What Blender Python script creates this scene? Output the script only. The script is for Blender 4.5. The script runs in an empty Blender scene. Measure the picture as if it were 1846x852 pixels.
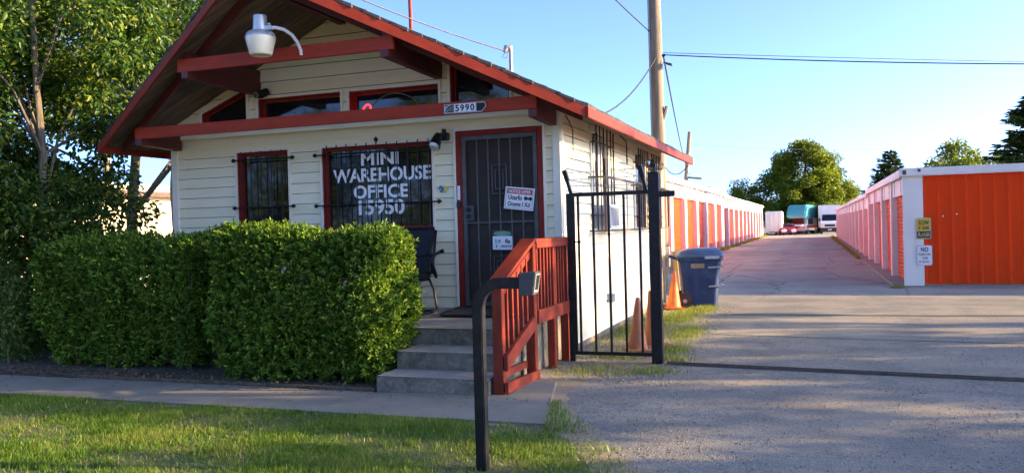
import bpy, bmesh, math, random
import numpy as np
from mathutils import Vector, Matrix
PI = math.pi
R = math.radians
scene = bpy.context.scene
COL = scene.collection
rnd = random.Random(7)

# ---------------------------------------------------------------- helpers
WL = {}          # where each thing stands, so that parts can be written in world metres

def link(o):
    COL.objects.link(o); return o

def tag(o, label=None, cat=None, group=None, kind=None):
    if label: o['label'] = label
    if cat: o['category'] = cat
    if group: o['group'] = group
    if kind: o['kind'] = kind
    return o

def thing(name, label, cat, loc=(0, 0, 0), group=None):
    o = bpy.data.objects.new(name, None); link(o)
    o.empty_display_size = 0.2
    o.location = loc
    WL[o.name] = Vector(loc)
    return tag(o, label, cat, group)

def copy_tree(o, loc=None, rotz=None, label=None, parent=None):
    c = o.copy(); link(c)
    if parent is not None: c.parent = parent
    if loc is not None: c.location = loc
    if rotz is not None: c.rotation_euler = (0, 0, rotz)
    if label: c['label'] = label
    for ch in list(o.children):
        copy_tree(ch, parent=c)
    return c

class MB:
    def __init__(s): s.v = []; s.f = []
    def add(s, vs, fs):
        n = len(s.v)
        s.v += [tuple(p) for p in vs]
        s.f += [tuple(i + n for i in f) for f in fs]
    def poly(s, pts): s.add(pts, [tuple(range(len(pts)))])
    def box(s, x0, x1, y0, y1, z0, z1):
        s.add([(x0,y0,z0),(x1,y0,z0),(x1,y1,z0),(x0,y1,z0),(x0,y0,z1),(x1,y0,z1),(x1,y1,z1),(x0,y1,z1)],
              [(0,3,2,1),(4,5,6,7),(0,1,5,4),(1,2,6,5),(2,3,7,6),(3,0,4,7)])
    def hexa(s, b, t):
        s.add(list(b)+list(t), [(0,3,2,1),(4,5,6,7),(0,1,5,4),(1,2,6,5),(2,3,7,6),(3,0,4,7)])
    def prism(s, poly, axis, a0, a1):
        def P(u, w, a):
            return (u, a, w) if axis == 'y' else ((a, u, w) if axis == 'x' else (u, w, a))
        n = len(poly)
        vs = [P(u, w, a0) for u, w in poly] + [P(u, w, a1) for u, w in poly]
        fs = [tuple(range(n-1, -1, -1)), tuple(range(n, 2*n))]
        for i in range(n):
            j = (i+1) % n
            fs.append((i, j, n+j, n+i))
        s.add(vs, fs)
    def bar(s, p, q, w, h, up=(0, 0, 1)):
        p = Vector(p); q = Vector(q); d = (q-p).normalized()
        up = Vector(up)
        if abs(d.dot(up)) > .98: up = Vector((0, 1, 0))
        r = d.cross(up).normalized(); u = r.cross(d).normalized()
        r *= w/2; u *= h/2
        s.hexa([p-r-u, p+r-u, p+r+u, p-r+u], [q-r-u, q+r-u, q+r+u, q-r+u])
    def vboard(s, p, q, depth, off):
        # board standing on edge between p and q (top edge), vertical depth, thickness vector off
        p = Vector(p); q = Vector(q); o = Vector(off); d = Vector((0, 0, depth))
        s.hexa([p-d, q-d, q-d+o, p-d+o], [p, q, q+o, p+o])
    def tube(s, pts, r, n=8, cap=True):
        pts = [Vector(p) for p in pts]
        rs = r if isinstance(r, (list, tuple)) else [r]*len(pts)
        base = len(s.v); ring = []
        t0 = (pts[1]-pts[0]).normalized()
        ref = Vector((0, 0, 1)) if abs(t0.z) < .9 else Vector((1, 0, 0))
        u = t0.cross(ref).normalized()
        for i, p in enumerate(pts):
            t = (pts[min(i+1, len(pts)-1)]-pts[max(i-1, 0)])
            t = t.normalized() if t.length > 1e-9 else t0
            u = (u - t*u.dot(t)).normalized(); w = t.cross(u)
            for k in range(n):
                a = 2*PI*k/n
                s.v.append(tuple(p+(u*math.cos(a)+w*math.sin(a))*rs[i]))
        for i in range(len(pts)-1):
            for k in range(n):
                a = base+i*n+k; b = base+i*n+(k+1) % n
                s.f.append((a, b, b+n, a+n))
        if cap:
            s.f.append(tuple(base+k for k in range(n-1, -1, -1)))
            e = base+(len(pts)-1)*n
            s.f.append(tuple(e+k for k in range(n)))
    def lathe(s, prof, c=(0, 0, 0), n=20, cap=True):
        base = len(s.v)
        for r, z in prof:
            for k in range(n):
                a = 2*PI*k/n
                s.v.append((c[0]+r*math.cos(a), c[1]+r*math.sin(a), c[2]+z))
        for i in range(len(prof)-1):
            for k in range(n):
                a = base+i*n+k; b = base+i*n+(k+1) % n
                s.f.append((a, b, b+n, a+n))
        if cap:
            s.f.append(tuple(base+k for k in range(n-1, -1, -1)))
            e = base+(len(prof)-1)*n
            s.f.append(tuple(e+k for k in range(n)))
    def rot(s, M, start=0):
        for i in range(start, len(s.v)): s.v[i] = tuple(M @ Vector(s.v[i]))
    def build(s, name, m, parent=None, bevel=0, smooth=False, seg=2, local=False, origin=None):
        me = bpy.data.meshes.new(name)
        off = Vector((0, 0, 0))
        if parent is not None and not local: off = WL[parent.name]
        if origin is not None: off = Vector(origin)
        me.from_pydata([tuple(Vector(p)-off) for p in s.v], [], s.f)
        bm = bmesh.new(); bm.from_mesh(me)
        bmesh.ops.recalc_face_normals(bm, faces=bm.faces[:])
        if bevel > 0:
            es = [e for e in bm.edges if len(e.link_faces) == 2 and e.calc_face_angle(0) > R(35)]
            bmesh.ops.bevel(bm, geom=es, offset=bevel, segments=seg, affect='EDGES', clamp_overlap=True)
        for f in bm.faces: f.smooth = smooth
        bm.to_mesh(me); bm.free()
        if smooth:
            try: me.set_sharp_from_angle(angle=R(40))
            except Exception: pass
        me.materials.append(m)
        o = bpy.data.objects.new(name, me); link(o)
        if parent is not None:
            o.parent = parent
            WL[o.name] = WL.get(parent.name, Vector((0, 0, 0)))
        if origin is not None:
            o.location = origin; WL[o.name] = Vector(origin)
        if parent is None and origin is None: WL[o.name] = Vector((0, 0, 0))
        return o

def arc(c, r, a0, a1, n, plane='xz'):
    out = []
    for i in range(n+1):
        a = a0+(a1-a0)*i/n
        d = (r*math.cos(a), r*math.sin(a))
        if plane == 'xz': out.append((c[0]+d[0], c[1], c[2]+d[1]))
        elif plane == 'xy': out.append((c[0]+d[0], c[1]+d[1], c[2]))
        else: out.append((c[0], c[1]+d[0], c[2]+d[1]))
    return out

# ---------------------------------------------------------------- materials
def nodes(name):
    m = bpy.data.materials.new(name); m.use_nodes = True
    nt = m.node_tree; b = nt.nodes['Principled BSDF']
    return m, nt, b

def pm(name, c1, c2=None, scale=6., rough=.6, bump=0., bscale=60., metal=0., spec=.5, stretch=(1, 1, 1),
       c3=None, lo=.35, hi=.65, fine=None, rvar=0., isl=0., detail=6, coat=0., stain=None, stain_scale=1.2, stain_amt=.5):
    """painted / raw surface with two tone noise, optional second fine grain, island tint, stains and bump"""
    m, nt, b = nodes(name); N = nt.nodes; L = nt.links
    geo = N.new('ShaderNodeNewGeometry')
    mp = N.new('ShaderNodeMapping'); mp.inputs['Scale'].default_value = stretch
    L.new(geo.outputs['Position'], mp.inputs['Vector'])
    if c2 is None: c2 = tuple(x*.82 for x in c1)
    nz = N.new('ShaderNodeTexNoise'); nz.inputs['Scale'].default_value = scale; nz.inputs['Detail'].default_value = detail
    nz.inputs['Roughness'].default_value = .62
    L.new(mp.outputs['Vector'], nz.inputs['Vector'])
    rp = N.new('ShaderNodeValToRGB'); e = rp.color_ramp.elements
    e[0].position = lo; e[1].position = hi
    e[0].color = (*c2, 1); e[1].color = (*c1, 1)
    if c3 is not None:
        k = rp.color_ramp.elements.new((lo+hi)/2); k.color = (*c3, 1)
    L.new(nz.outputs['Fac'], rp.inputs['Fac'])
    out = rp.outputs['Color']
    if fine:
        cf, fs, amt = fine
        n2 = N.new('ShaderNodeTexNoise'); n2.inputs['Scale'].default_value = fs; n2.inputs['Detail'].default_value = 3
        L.new(geo.outputs['Position'], n2.inputs['Vector'])
        r2 = N.new('ShaderNodeMapRange'); r2.inputs[1].default_value = .48; r2.inputs[2].default_value = .68
        r2.inputs[4].default_value = amt
        L.new(n2.outputs['Fac'], r2.inputs[0])
        mx = N.new('ShaderNodeMixRGB'); L.new(r2.outputs[0], mx.inputs['Fac']); L.new(out, mx.inputs[1]); mx.inputs[2].default_value = (*cf, 1)
        out = mx.outputs['Color']
    if stain is not None:
        n3 = N.new('ShaderNodeTexNoise'); n3.inputs['Scale'].default_value = stain_scale; n3.inputs['Detail'].default_value = 8
        n3.inputs['Roughness'].default_value = .7
        L.new(mp.outputs['Vector'], n3.inputs['Vector'])
        r3 = N.new('ShaderNodeMapRange'); r3.inputs[1].default_value = .52; r3.inputs[2].default_value = .74; r3.inputs[4].default_value = stain_amt
        L.new(n3.outputs['Fac'], r3.inputs[0])
        mx = N.new('ShaderNodeMixRGB'); L.new(r3.outputs[0], mx.inputs['Fac']); L.new(out, mx.inputs[1]); mx.inputs[2].default_value = (*stain, 1)
        out = mx.outputs['Color']
    if isl:
        hs = N.new('ShaderNodeHueSaturation')
        mr = N.new('ShaderNodeMapRange'); mr.inputs[3].default_value = 1-isl; mr.inputs[4].default_value = 1+isl
        L.new(geo.outputs['Random Per Island'], mr.inputs[0]); L.new(mr.outputs[0], hs.inputs['Value']); L.new(out, hs.inputs['Color'])
        out = hs.outputs['Color']
    L.new(out, b.inputs['Base Color'])
    b.inputs['Roughness'].default_value = rough; b.inputs['Metallic'].default_value = metal
    b.inputs['Specular IOR Level'].default_value = spec
    if coat: b.inputs['Coat Weight'].default_value = coat
    if rvar:
        mr = N.new('ShaderNodeMapRange'); mr.inputs[3].default_value = rough-rvar; mr.inputs[4].default_value = rough+rvar
        L.new(nz.outputs['Fac'], mr.inputs[0]); L.new(mr.outputs[0], b.inputs['Roughness'])
    if bump:
        nb = N.new('ShaderNodeTexNoise'); nb.inputs['Scale'].default_value = bscale; nb.inputs['Detail'].default_value = 4
        L.new(mp.outputs['Vector'], nb.inputs['Vector'])
        bp = N.new('ShaderNodeBump'); bp.inputs['Strength'].default_value = bump; bp.inputs['Distance'].default_value = .01
        L.new(nb.outputs['Fac'], bp.inputs['Height']); L.new(bp.outputs['Normal'], b.inputs['Normal'])
    return m

def leafmat(name, cols, trans=.35, rough=.45, spec=.35, nscale=.0):
    m, nt, b = nodes(name); N = nt.nodes; L = nt.links
    geo = N.new('ShaderNodeNewGeometry')
    rp = N.new('ShaderNodeValToRGB')
    e = rp.color_ramp.elements
    e[0].position = 0; e[0].color = (*cols[0], 1); e[1].position = 1; e[1].color = (*cols[-1], 1)
    for i, c in enumerate(cols[1:-1]):
        k = e.new((i+1)/(len(cols)-1)); k.color = (*c, 1)
    fac = geo.outputs['Random Per Island']
    if nscale:
        nz = N.new('ShaderNodeTexNoise'); nz.inputs['Scale'].default_value = nscale; nz.inputs['Detail'].default_value = 2
        L.new(geo.outputs['Position'], nz.inputs['Vector'])
        ma = N.new('ShaderNodeMath'); ma.operation = 'MULTIPLY_ADD'; ma.inputs[1].default_value = 1.9; ma.inputs[2].default_value = -.7
        L.new(nz.outputs['Fac'], ma.inputs[0])
        av = N.new('ShaderNodeMath'); av.operation = 'ADD'; L.new(ma.outputs[0], av.inputs[0])
        sc_ = N.new('ShaderNodeMath'); sc_.operation = 'MULTIPLY_ADD'; sc_.inputs[1].default_value = .7; sc_.inputs[2].default_value = -.2
        L.new(geo.outputs['Random Per Island'], sc_.inputs[0]); L.new(sc_.outputs[0], av.inputs[1])
        fac = av.outputs[0]
    L.new(fac, rp.inputs['Fac'])
    L.new(rp.outputs['Color'], b.inputs['Base Color'])
    b.inputs['Roughness'].default_value = rough; b.inputs['Specular IOR Level'].default_value = spec
    tr = N.new('ShaderNodeBsdfTranslucent')
    hs = N.new('ShaderNodeHueSaturation'); hs.inputs['Hue'].default_value = .485; hs.inputs['Value'].default_value = 1.5
    L.new(rp.outputs['Color'], hs.inputs['Color']); L.new(hs.outputs['Color'], tr.inputs['Color'])
    ms = N.new('ShaderNodeMixShader'); ms.inputs['Fac'].default_value = trans
    L.new(b.outputs[0], ms.inputs[1]); L.new(tr.outputs[0], ms.inputs[2])
    L.new(ms.outputs[0], nt.nodes['Material Output'].inputs['Surface'])
    return m

M = {}
M['siding'] = pm('cream_vinyl', (.88,.775,.53), (.82,.715,.48), 1.6, .5, bump=.06, bscale=40, stretch=(1,1,6), stain=(.50,.43,.31), stain_scale=1.4, stain_amt=.28, isl=.035)
M['trim'] = pm('cream_trim', (.82,.77,.64), (.75,.70,.57), 4, .5, stain=(.5,.45,.36), stain_scale=3, stain_amt=.25)
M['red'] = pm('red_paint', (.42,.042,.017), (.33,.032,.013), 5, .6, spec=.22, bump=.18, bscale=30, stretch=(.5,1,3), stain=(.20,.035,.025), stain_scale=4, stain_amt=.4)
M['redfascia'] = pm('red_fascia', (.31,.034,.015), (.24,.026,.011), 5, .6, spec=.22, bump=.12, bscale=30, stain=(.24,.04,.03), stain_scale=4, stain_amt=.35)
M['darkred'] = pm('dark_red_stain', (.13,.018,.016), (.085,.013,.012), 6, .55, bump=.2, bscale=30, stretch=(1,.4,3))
M['railwood'] = pm('red_rail_wood', (.23,.029,.013), (.155,.02,.010), 5, .6, spec=.22, bump=.3, bscale=25, stretch=(3,.8,.8), stain=(.2,.04,.028), stain_scale=5, stain_amt=.45, isl=.10)
M['deck'] = pm('soffit_boards', (.24,.155,.10), (.10,.064,.044), 4, .75, bump=.3, bscale=30, stretch=(.4,5,.4), isl=.5)
M['shingle'] = pm('roof_shingles', (.075,.068,.064), (.035,.032,.031), 9, .95, bump=.5, bscale=90, isl=.25)
M['glass'] = pm('dark_glass', (.010,.012,.014), (.006,.007,.009), 2, .04)
M['glass'].node_tree.nodes['Principled BSDF'].inputs['IOR'].default_value = 1.6
M['iron'] = pm('black_iron', (.015,.015,.016), (.009,.009,.010), 20, .5, spec=.3, bump=.1, bscale=80, fine=((.05,.032,.022), 30, .35))
M['blacksteel'] = pm('black_steel_paint', (.010,.011,.013), (.006,.007,.008), 10, .42, spec=.3, bump=.05, bscale=60, fine=((.035,.032,.032), 18, .35))
M['mesh'] = pm('screen_mesh', (.048,.036,.029), (.033,.025,.021), 3, .8)
M['doorframe'] = pm('grey_door_steel', (.085,.085,.09), (.055,.055,.06), 8, .5)
M['letter'] = pm('white_letter_paint', (.92,.93,.95), (.78,.80,.84), 14, .6, lo=.3, hi=.5)
M['concrete'] = pm('weathered_concrete', (.33,.30,.262), (.22,.2,.172), 3.5, .9, bump=.35, bscale=70, fine=((.17,.155,.135), 60, .5), stain=(.14,.13,.115), stain_scale=2.2, stain_amt=.45)
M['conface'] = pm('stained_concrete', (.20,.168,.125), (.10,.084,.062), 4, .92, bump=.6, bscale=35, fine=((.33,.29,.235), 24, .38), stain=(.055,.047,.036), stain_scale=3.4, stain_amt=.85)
M['walk'] = pm('walk_concrete', (.215,.19,.15), (.15,.133,.105), 2.2, .9, bump=.25, bscale=90, fine=((.2,.185,.17), 110, .45), stain=(.15,.145,.135), stain_scale=1.1, stain_amt=.45)
M['soil'] = pm('bed_soil', (.105,.072,.048), (.05,.034,.023), 8, .97, bump=.9, bscale=35, fine=((.2,.15,.1), 50, .6))
M['dirt'] = pm('dry_dirt', (.30,.235,.165), (.20,.155,.105), 1.3, .97, bump=.7, bscale=30, fine=((.16,.13,.09), 28, .6), stain=(.12,.14,.05), stain_scale=.8, stain_amt=.5)
M['turf'] = pm('lawn_soil', (.075,.105,.028), (.11,.09,.045), 3, .97, bump=.8, bscale=40, fine=((.05,.06,.02), 40, .6))
M['white'] = pm('white_metal', (.80,.78,.75), (.73,.71,.68), 2, .5, stain=(.55,.5,.45), stain_scale=1.5, stain_amt=.3, stretch=(1,1,.3))
M['orange'] = pm('orange_door', (.76,.072,.008), (.68,.062,.007), 2.5, .55, spec=.2, bump=.05, bscale=8, stain=(.42,.06,.02), stain_scale=1, stain_amt=.3, stretch=(1,1,.4))
M['orangewall'] = pm('orange_wall', (.92,.060,.004), (.85,.052,.004), 1.1, .6, spec=.18, bump=.06, bscale=5, stain=(.38,.045,.015), stain_scale=.9, stain_amt=.35, stretch=(1,1,.25))
M['galv'] = pm('galvanised', (.42,.43,.44), (.30,.31,.32), 8, .45, metal=.6)
M['alu'] = pm('cast_aluminium', (.62,.65,.68), (.50,.52,.55), 9, .42, metal=.55, bump=.1)
M['lens'] = pm('milky_lens', (.86,.77,.58), (.80,.70,.51), 6, .3, coat=.2)
M['plasticblack'] = pm('black_plastic', (.012,.012,.013), (.008,.008,.009), 6, .4)
M['leather'] = pm('black_leather', (.010,.010,.011), (.006,.006,.007), 12, .5, spec=.3, bump=.35, bscale=18)
M['cone'] = pm('orange_cone', (.78,.17,.025), (.66,.13,.02), 8, .5, stain=(.35,.10,.04), stain_scale=5, stain_amt=.3)
M['conefaded'] = pm('faded_cone', (.42,.135,.058), (.30,.10,.05), 8, .7, stain=(.2,.09,.05), stain_scale=6, stain_amt=.6)
M['bluebin'] = pm('blue_plastic', (.018,.048,.125), (.013,.036,.097), 5, .55, spec=.25, bump=.1, bscale=25, stain=(.10,.12,.16), stain_scale=5, stain_amt=.35)
M['bluelid'] = pm('blue_lid', (.055,.10,.19), (.04,.078,.155), 5, .38, stain=(.16,.18,.22), stain_scale=6, stain_amt=.4)
M['rubber'] = pm('dusty_rubber', (.045,.035,.03), (.028,.022,.019), 9, .85)
M['pole'] = pm('pole_wood', (.30,.235,.165), (.15,.115,.08), 3, .9, bump=.8, bscale=18, stretch=(5,5,.35), stain=(.09,.07,.05), stain_scale=4, stain_amt=.5)
M['wire'] = pm('black_cable', (.012,.012,.013), None, 4, .6)
M['wirepale'] = pm('pale_cable', (.22,.21,.21), None, 4, .6)
M['bark'] = pm('grey_bark', (.20,.17,.135), (.09,.072,.055), 5, .95, bump=1., bscale=14, stretch=(4,4,.6))
M['tan'] = pm('neighbour_wall', (.70,.60,.42), (.63,.53,.37), 2, .8)
M['lumber'] = pm('bare_lumber', (.56,.37,.18), (.44,.28,.13), 4, .8, stretch=(4,4,.4))
M['acwhite'] = pm('aircon_white', (.66,.65,.62), (.55,.54,.5), 6, .5, stain=(.35,.3,.24), stain_scale=6, stain_amt=.3)
M['signwhite'] = pm('sign_white', (.78,.80,.83), (.70,.72,.75), 10, .45)
M['signyellow'] = pm('sign_yellow', (.70,.47,.06), (.62,.41,.05), 10, .45)
M['signred'] = pm('sign_red', (.62,.05,.08), (.55,.04,.065), 10, .45)
M['signgreen'] = pm('sign_green', (.09,.27,.17), (.16,.34,.24), 14, .45)
M['ink'] = pm('sign_ink', (.012,.012,.014), None, 5, .6)
M['stickerblue'] = pm('sticker_blue', (.02,.13,.38), None, 5, .4)
M['stickeryellow'] = pm('sticker_yellow', (.72,.60,.06), None, 5, .4)
M['teal'] = pm('teal_paint', (.05,.30,.34), (.04,.26,.30), 2, .3)
M['carred'] = pm('car_red', (.30,.012,.014), None, 2, .25, coat=.5)
M['rvred'] = pm('coach_red', (.60,.06,.02), None, 2, .35)
M['pinkwhite'] = pm('chalky_white', (.76,.72,.70), (.68,.64,.62), 2, .5)
M['rust'] = pm('rusty_steel', (.13,.085,.065), (.07,.05,.042), 9, .75, bump=.3)
M['tar'] = pm('tar_seam', (.035,.033,.032), (.06,.055,.05), 8, .9, bump=.4)
M['twine'] = pm('twig', (.16,.11,.07), (.09,.06,.04), 9, .9)
M['blind'] = pm('window_blind', (.62,.60,.55), (.52,.5,.46), 5, .7)
M['navy'] = pm('tarp_dark_green', (.03,.045,.04), (.02,.03,.027), 2, .8)

m, nt, b = nodes('neon_red'); b.inputs['Base Color'].default_value = (.6,.02,.03,1)
b.inputs['Emission Color'].default_value = (1,.03,.05,1); b.inputs['Emission Strength'].default_value = .9
M['neon'] = m

# asphalt: pale, gravelly near the street, smoother mauve-grey lane between the rows
m, nt, b = nodes('worn_asphalt'); N = nt.nodes; L = nt.links
geo = N.new('ShaderNodeNewGeometry'); sep = N.new('ShaderNodeSeparateXYZ'); L.new(geo.outputs['Position'], sep.inputs[0])
def noise(sc, det=5, ro=.6, src=None):
    n = N.new('ShaderNodeTexNoise'); n.inputs['Scale'].default_value = sc; n.inputs['Detail'].default_value = det; n.inputs['Roughness'].default_value = ro
    L.new(src or geo.outputs['Position'], n.inputs['Vector']); return n.outputs['Fac']
def ramp(src, lo, hi, a, b_):
    r = N.new('ShaderNodeValToRGB'); r.color_ramp.elements[0].position = lo; r.color_ramp.elements[1].position = hi
    r.color_ramp.elements[0].color = (*a, 1); r.color_ramp.elements[1].color = (*b_, 1); L.new(src, r.inputs['Fac']); return r.outputs['Color']
def mixc(f, a, b_):
    x = N.new('ShaderNodeMixRGB')
    if isinstance(f, float): x.inputs[0].default_value = f
    else: L.new(f, x.inputs[0])
    L.new(a, x.inputs[1])
    if isinstance(b_, tuple): x.inputs[2].default_value = (*b_, 1)
    else: L.new(b_, x.inputs[2])
    return x.outputs['Color']
def mrange(src, a, b_, c=0., d=1.):
    r = N.new('ShaderNodeMapRange'); r.inputs[1].default_value = a; r.inputs[2].default_value = b_; r.inputs[3].default_value = c; r.inputs[4].default_value = d
    L.new(src, r.inputs[0]); return r.outputs[0]
gr = ramp(noise(1.1, 6), .35, .65, (.15,.145,.122), (.225,.215,.18))
vor = N.new('ShaderNodeTexVoronoi'); vor.inputs['Scale'].default_value = 75.; L.new(geo.outputs['Position'], vor.inputs['Vector'])
sp = N.new('ShaderNodeSeparateColor'); L.new(vor.outputs['Color'], sp.inputs[0])
gr = mixc(mrange(sp.outputs[0], .64, .92, 0., .5), gr, (.36,.345,.31))
gr = mixc(mrange(sp.outputs[1], .68, .92, 0., .5), gr, (.10,.096,.09))
lane = ramp(noise(.55, 7, .68), .35, .68, (.26,.272,.245), (.395,.41,.372))
mp = N.new('ShaderNodeMapping'); mp.inputs['Scale'].default_value = (.35, 1.6, 1); L.new(geo.outputs['Position'], mp.inputs['Vector'])
lane = mixc(mrange(noise(1.2, 6, .7, mp.outputs['Vector']), .52, .72, 0., .55), lane, (.19,.165,.16))
lane = mixc(mrange(noise(45, 3), .5, .7, 0., .35), lane, (.17,.155,.15))
cm = N.new('ShaderNodeMapping'); cm.inputs['Scale'].default_value = (.42, .20, 1); L.new(geo.outputs['Position'], cm.inputs['Vector'])
dn = N.new('ShaderNodeTexNoise'); dn.inputs['Scale'].default_value = 2.5; dn.inputs['Detail'].default_value = 5; L.new(geo.outputs['Position'], dn.inputs['Vector'])
va = N.new('ShaderNodeMixRGB'); va.blend_type = 'ADD'; va.inputs[0].default_value = .16; L.new(cm.outputs['Vector'], va.inputs[1]); L.new(dn.outputs['Color'], va.inputs[2])
vc = N.new('ShaderNodeTexVoronoi'); vc.feature = 'DISTANCE_TO_EDGE'; vc.inputs['Scale'].default_value = 1.; L.new(va.outputs['Color'], vc.inputs['Vector'])
lane = mixc(mrange(vc.outputs['Distance'], .004, .012, .8, 0.), lane, (.075,.066,.062))
lane = mixc(mrange(noise(.16, 3), .5, .62, 0., .35), lane, (.19,.17,.165))
for tx in (-3.0, -1.35, .2):
    ab = N.new('ShaderNodeMath'); ab.operation = 'SUBTRACT'; L.new(sep.outputs['X'], ab.inputs[0]); ab.inputs[1].default_value = tx
    ab2 = N.new('ShaderNodeMath'); ab2.operation = 'ABSOLUTE'; L.new(ab.outputs[0], ab2.inputs[0])
    lane = mixc(mrange(ab2.outputs[0], .1, .5, .22, 0.), lane, (.20,.18,.175))
gr = mixc(mrange(noise(.22, 4), .48, .64, 0., .5), gr, (.145,.137,.127))
col = mixc(mrange(sep.outputs['Y'], 17.6, 20.5), gr, lane)
dirtm = mrange(noise(.55, 7, .68), .46, .72, 0., .7)
col = mixc(dirtm, col, (.35,.285,.205))
L.new(col, b.inputs['Base Color']); b.inputs['Roughness'].default_value = .92; b.inputs['Specular IOR Level'].default_value = .3
bp = N.new('ShaderNodeBump'); bp.inputs['Strength'].default_value = .42; bp.inputs['Distance'].default_value = .012
ad = N.new('ShaderNodeMath'); ad.operation = 'ADD'
L.new(mrange(vor.outputs['Distance'], 0., .6, 1., 0.), ad.inputs[0]); L.new(noise(22, 4), ad.inputs[1])
L.new(ad.outputs[0], bp.inputs['Height']); L.new(bp.outputs['Normal'], b.inputs['Normal'])
M['asphalt'] = m
M['lanepale'] = pm('street_concrete', (.42,.40,.37), (.33,.315,.29), 1.5, .9)  # kept pale so the unseen street throws fill light back

M['hedgeleaf'] = leafmat('hedge_leaf', [(.018,.055,.007), (.045,.12,.013), (.08,.19,.02), (.125,.245,.03), (.24,.33,.05)], .30, .5, .22)
M['treeleaf'] = leafmat('tree_leaf', [(.014,.05,.010), (.025,.075,.012), (.042,.11,.017), (.075,.15,.022), (.22,.27,.04)], .36, .45, .35)
M['shrubleaf'] = leafmat('shrub_leaf', [(.05,.10,.02), (.09,.16,.03), (.14,.20,.04)], .4)
M['farleaf'] = leafmat('far_leaf', [(.05,.10,.012), (.09,.155,.014), (.15,.21,.018), (.24,.27,.026)], .4, .55, .25)
M['coniferleaf'] = leafmat('conifer_needles', [(.024,.065,.018), (.042,.095,.022), (.075,.13,.026)], .22, .6, .25)
M['blade'] = leafmat('grass_blade', [(.045,.115,.013), (.068,.15,.017), (.10,.185,.024), (.15,.215,.034), (.22,.23,.06)], .4, .5, .25, nscale=1.3)
M['weed'] = leafmat('weed_blade', [(.07,.13,.018), (.12,.19,.022), (.19,.24,.035), (.32,.27,.11)], .4, .5, .25)
M['litter'] = pm('dead_leaves', (.22,.14,.07), (.10,.065,.04), 30, .9, isl=.5)
M['pebble'] = pm('pebbles', (.27,.25,.22), (.15,.14,.125), 30, .9, isl=.4)

# ---------------------------------------------------------------- leaves and grass (numpy)
def np_mesh(name, V, F, m, parent=None):
    me = bpy.data.meshes.new(name)
    nf, k = F.shape
    me.vertices.add(len(V)); me.vertices.foreach_set('co', V.astype(np.float32).ravel())
    me.loops.add(nf*k); me.loops.foreach_set('vertex_index', F.astype(np.int32).ravel())
    me.polygons.add(nf)
    me.polygons.foreach_set('loop_start', np.arange(0, nf*k, k, dtype=np.int32))
    me.update(calc_edges=True); me.validate()
    me.materials.append(m)
    o = bpy.data.objects.new(name, me); link(o)
    if parent is not None: o.parent = parent
    return o

def unit(a): return a/np.maximum(np.linalg.norm(a, axis=1, keepdims=True), 1e-9)

def leaf_arrays(P, D, Nn, L, W, fold=.25, rich=True):
    D = unit(D); S = unit(np.cross(D, Nn)); Nn = np.cross(S, D)
    L = np.asarray(L)[:, None]; W = np.asarray(W)[:, None]
    up = Nn*W*fold
    n = len(P)
    if rich:
        a = P+D*L*.32+S*W*.46+up; b = P+D*L*.68+S*W*.38+up*.8
        c = P+D*L*.68-S*W*.38+up*.8; d = P+D*L*.32-S*W*.46+up
        tip = P+D*L-Nn*L*.12
        V = np.stack([P, a, b, tip, c, d], 1).reshape(-1, 3)
        i = np.arange(n)[:, None]*6
        F = np.concatenate([i+np.array([[0, 1, 2, 3]]), i+np.array([[0, 3, 4, 5]])], 0)
    else:
        V = np.stack([P, P+D*L*.45+S*W*.5+up, P+D*L, P+D*L*.45-S*W*.5+up], 1).reshape(-1, 3)
        F = np.arange(n)[:, None]*4+np.array([[0, 1, 2, 3]])
    return V, F

def clump_leaves(rng, centers, radii, n, squash=.7, droop=.35):
    w = radii**2; w = w/w.sum()
    k = rng.choice(len(centers), n, p=w)
    d = unit(rng.normal(size=(n, 3)))
    r = rng.random(n)**.45
    off = d*(r*radii[k])[:, None]; off[:, 2] *= squash
    P = centers[k]+off
    D = unit(off+1e-6)*.7+rng.normal(size=(n, 3))*.6; D[:, 2] -= droop
    Nn = rng.normal(size=(n, 3))*.55; Nn[:, 2] += 1.
    return P, D, Nn

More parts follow.
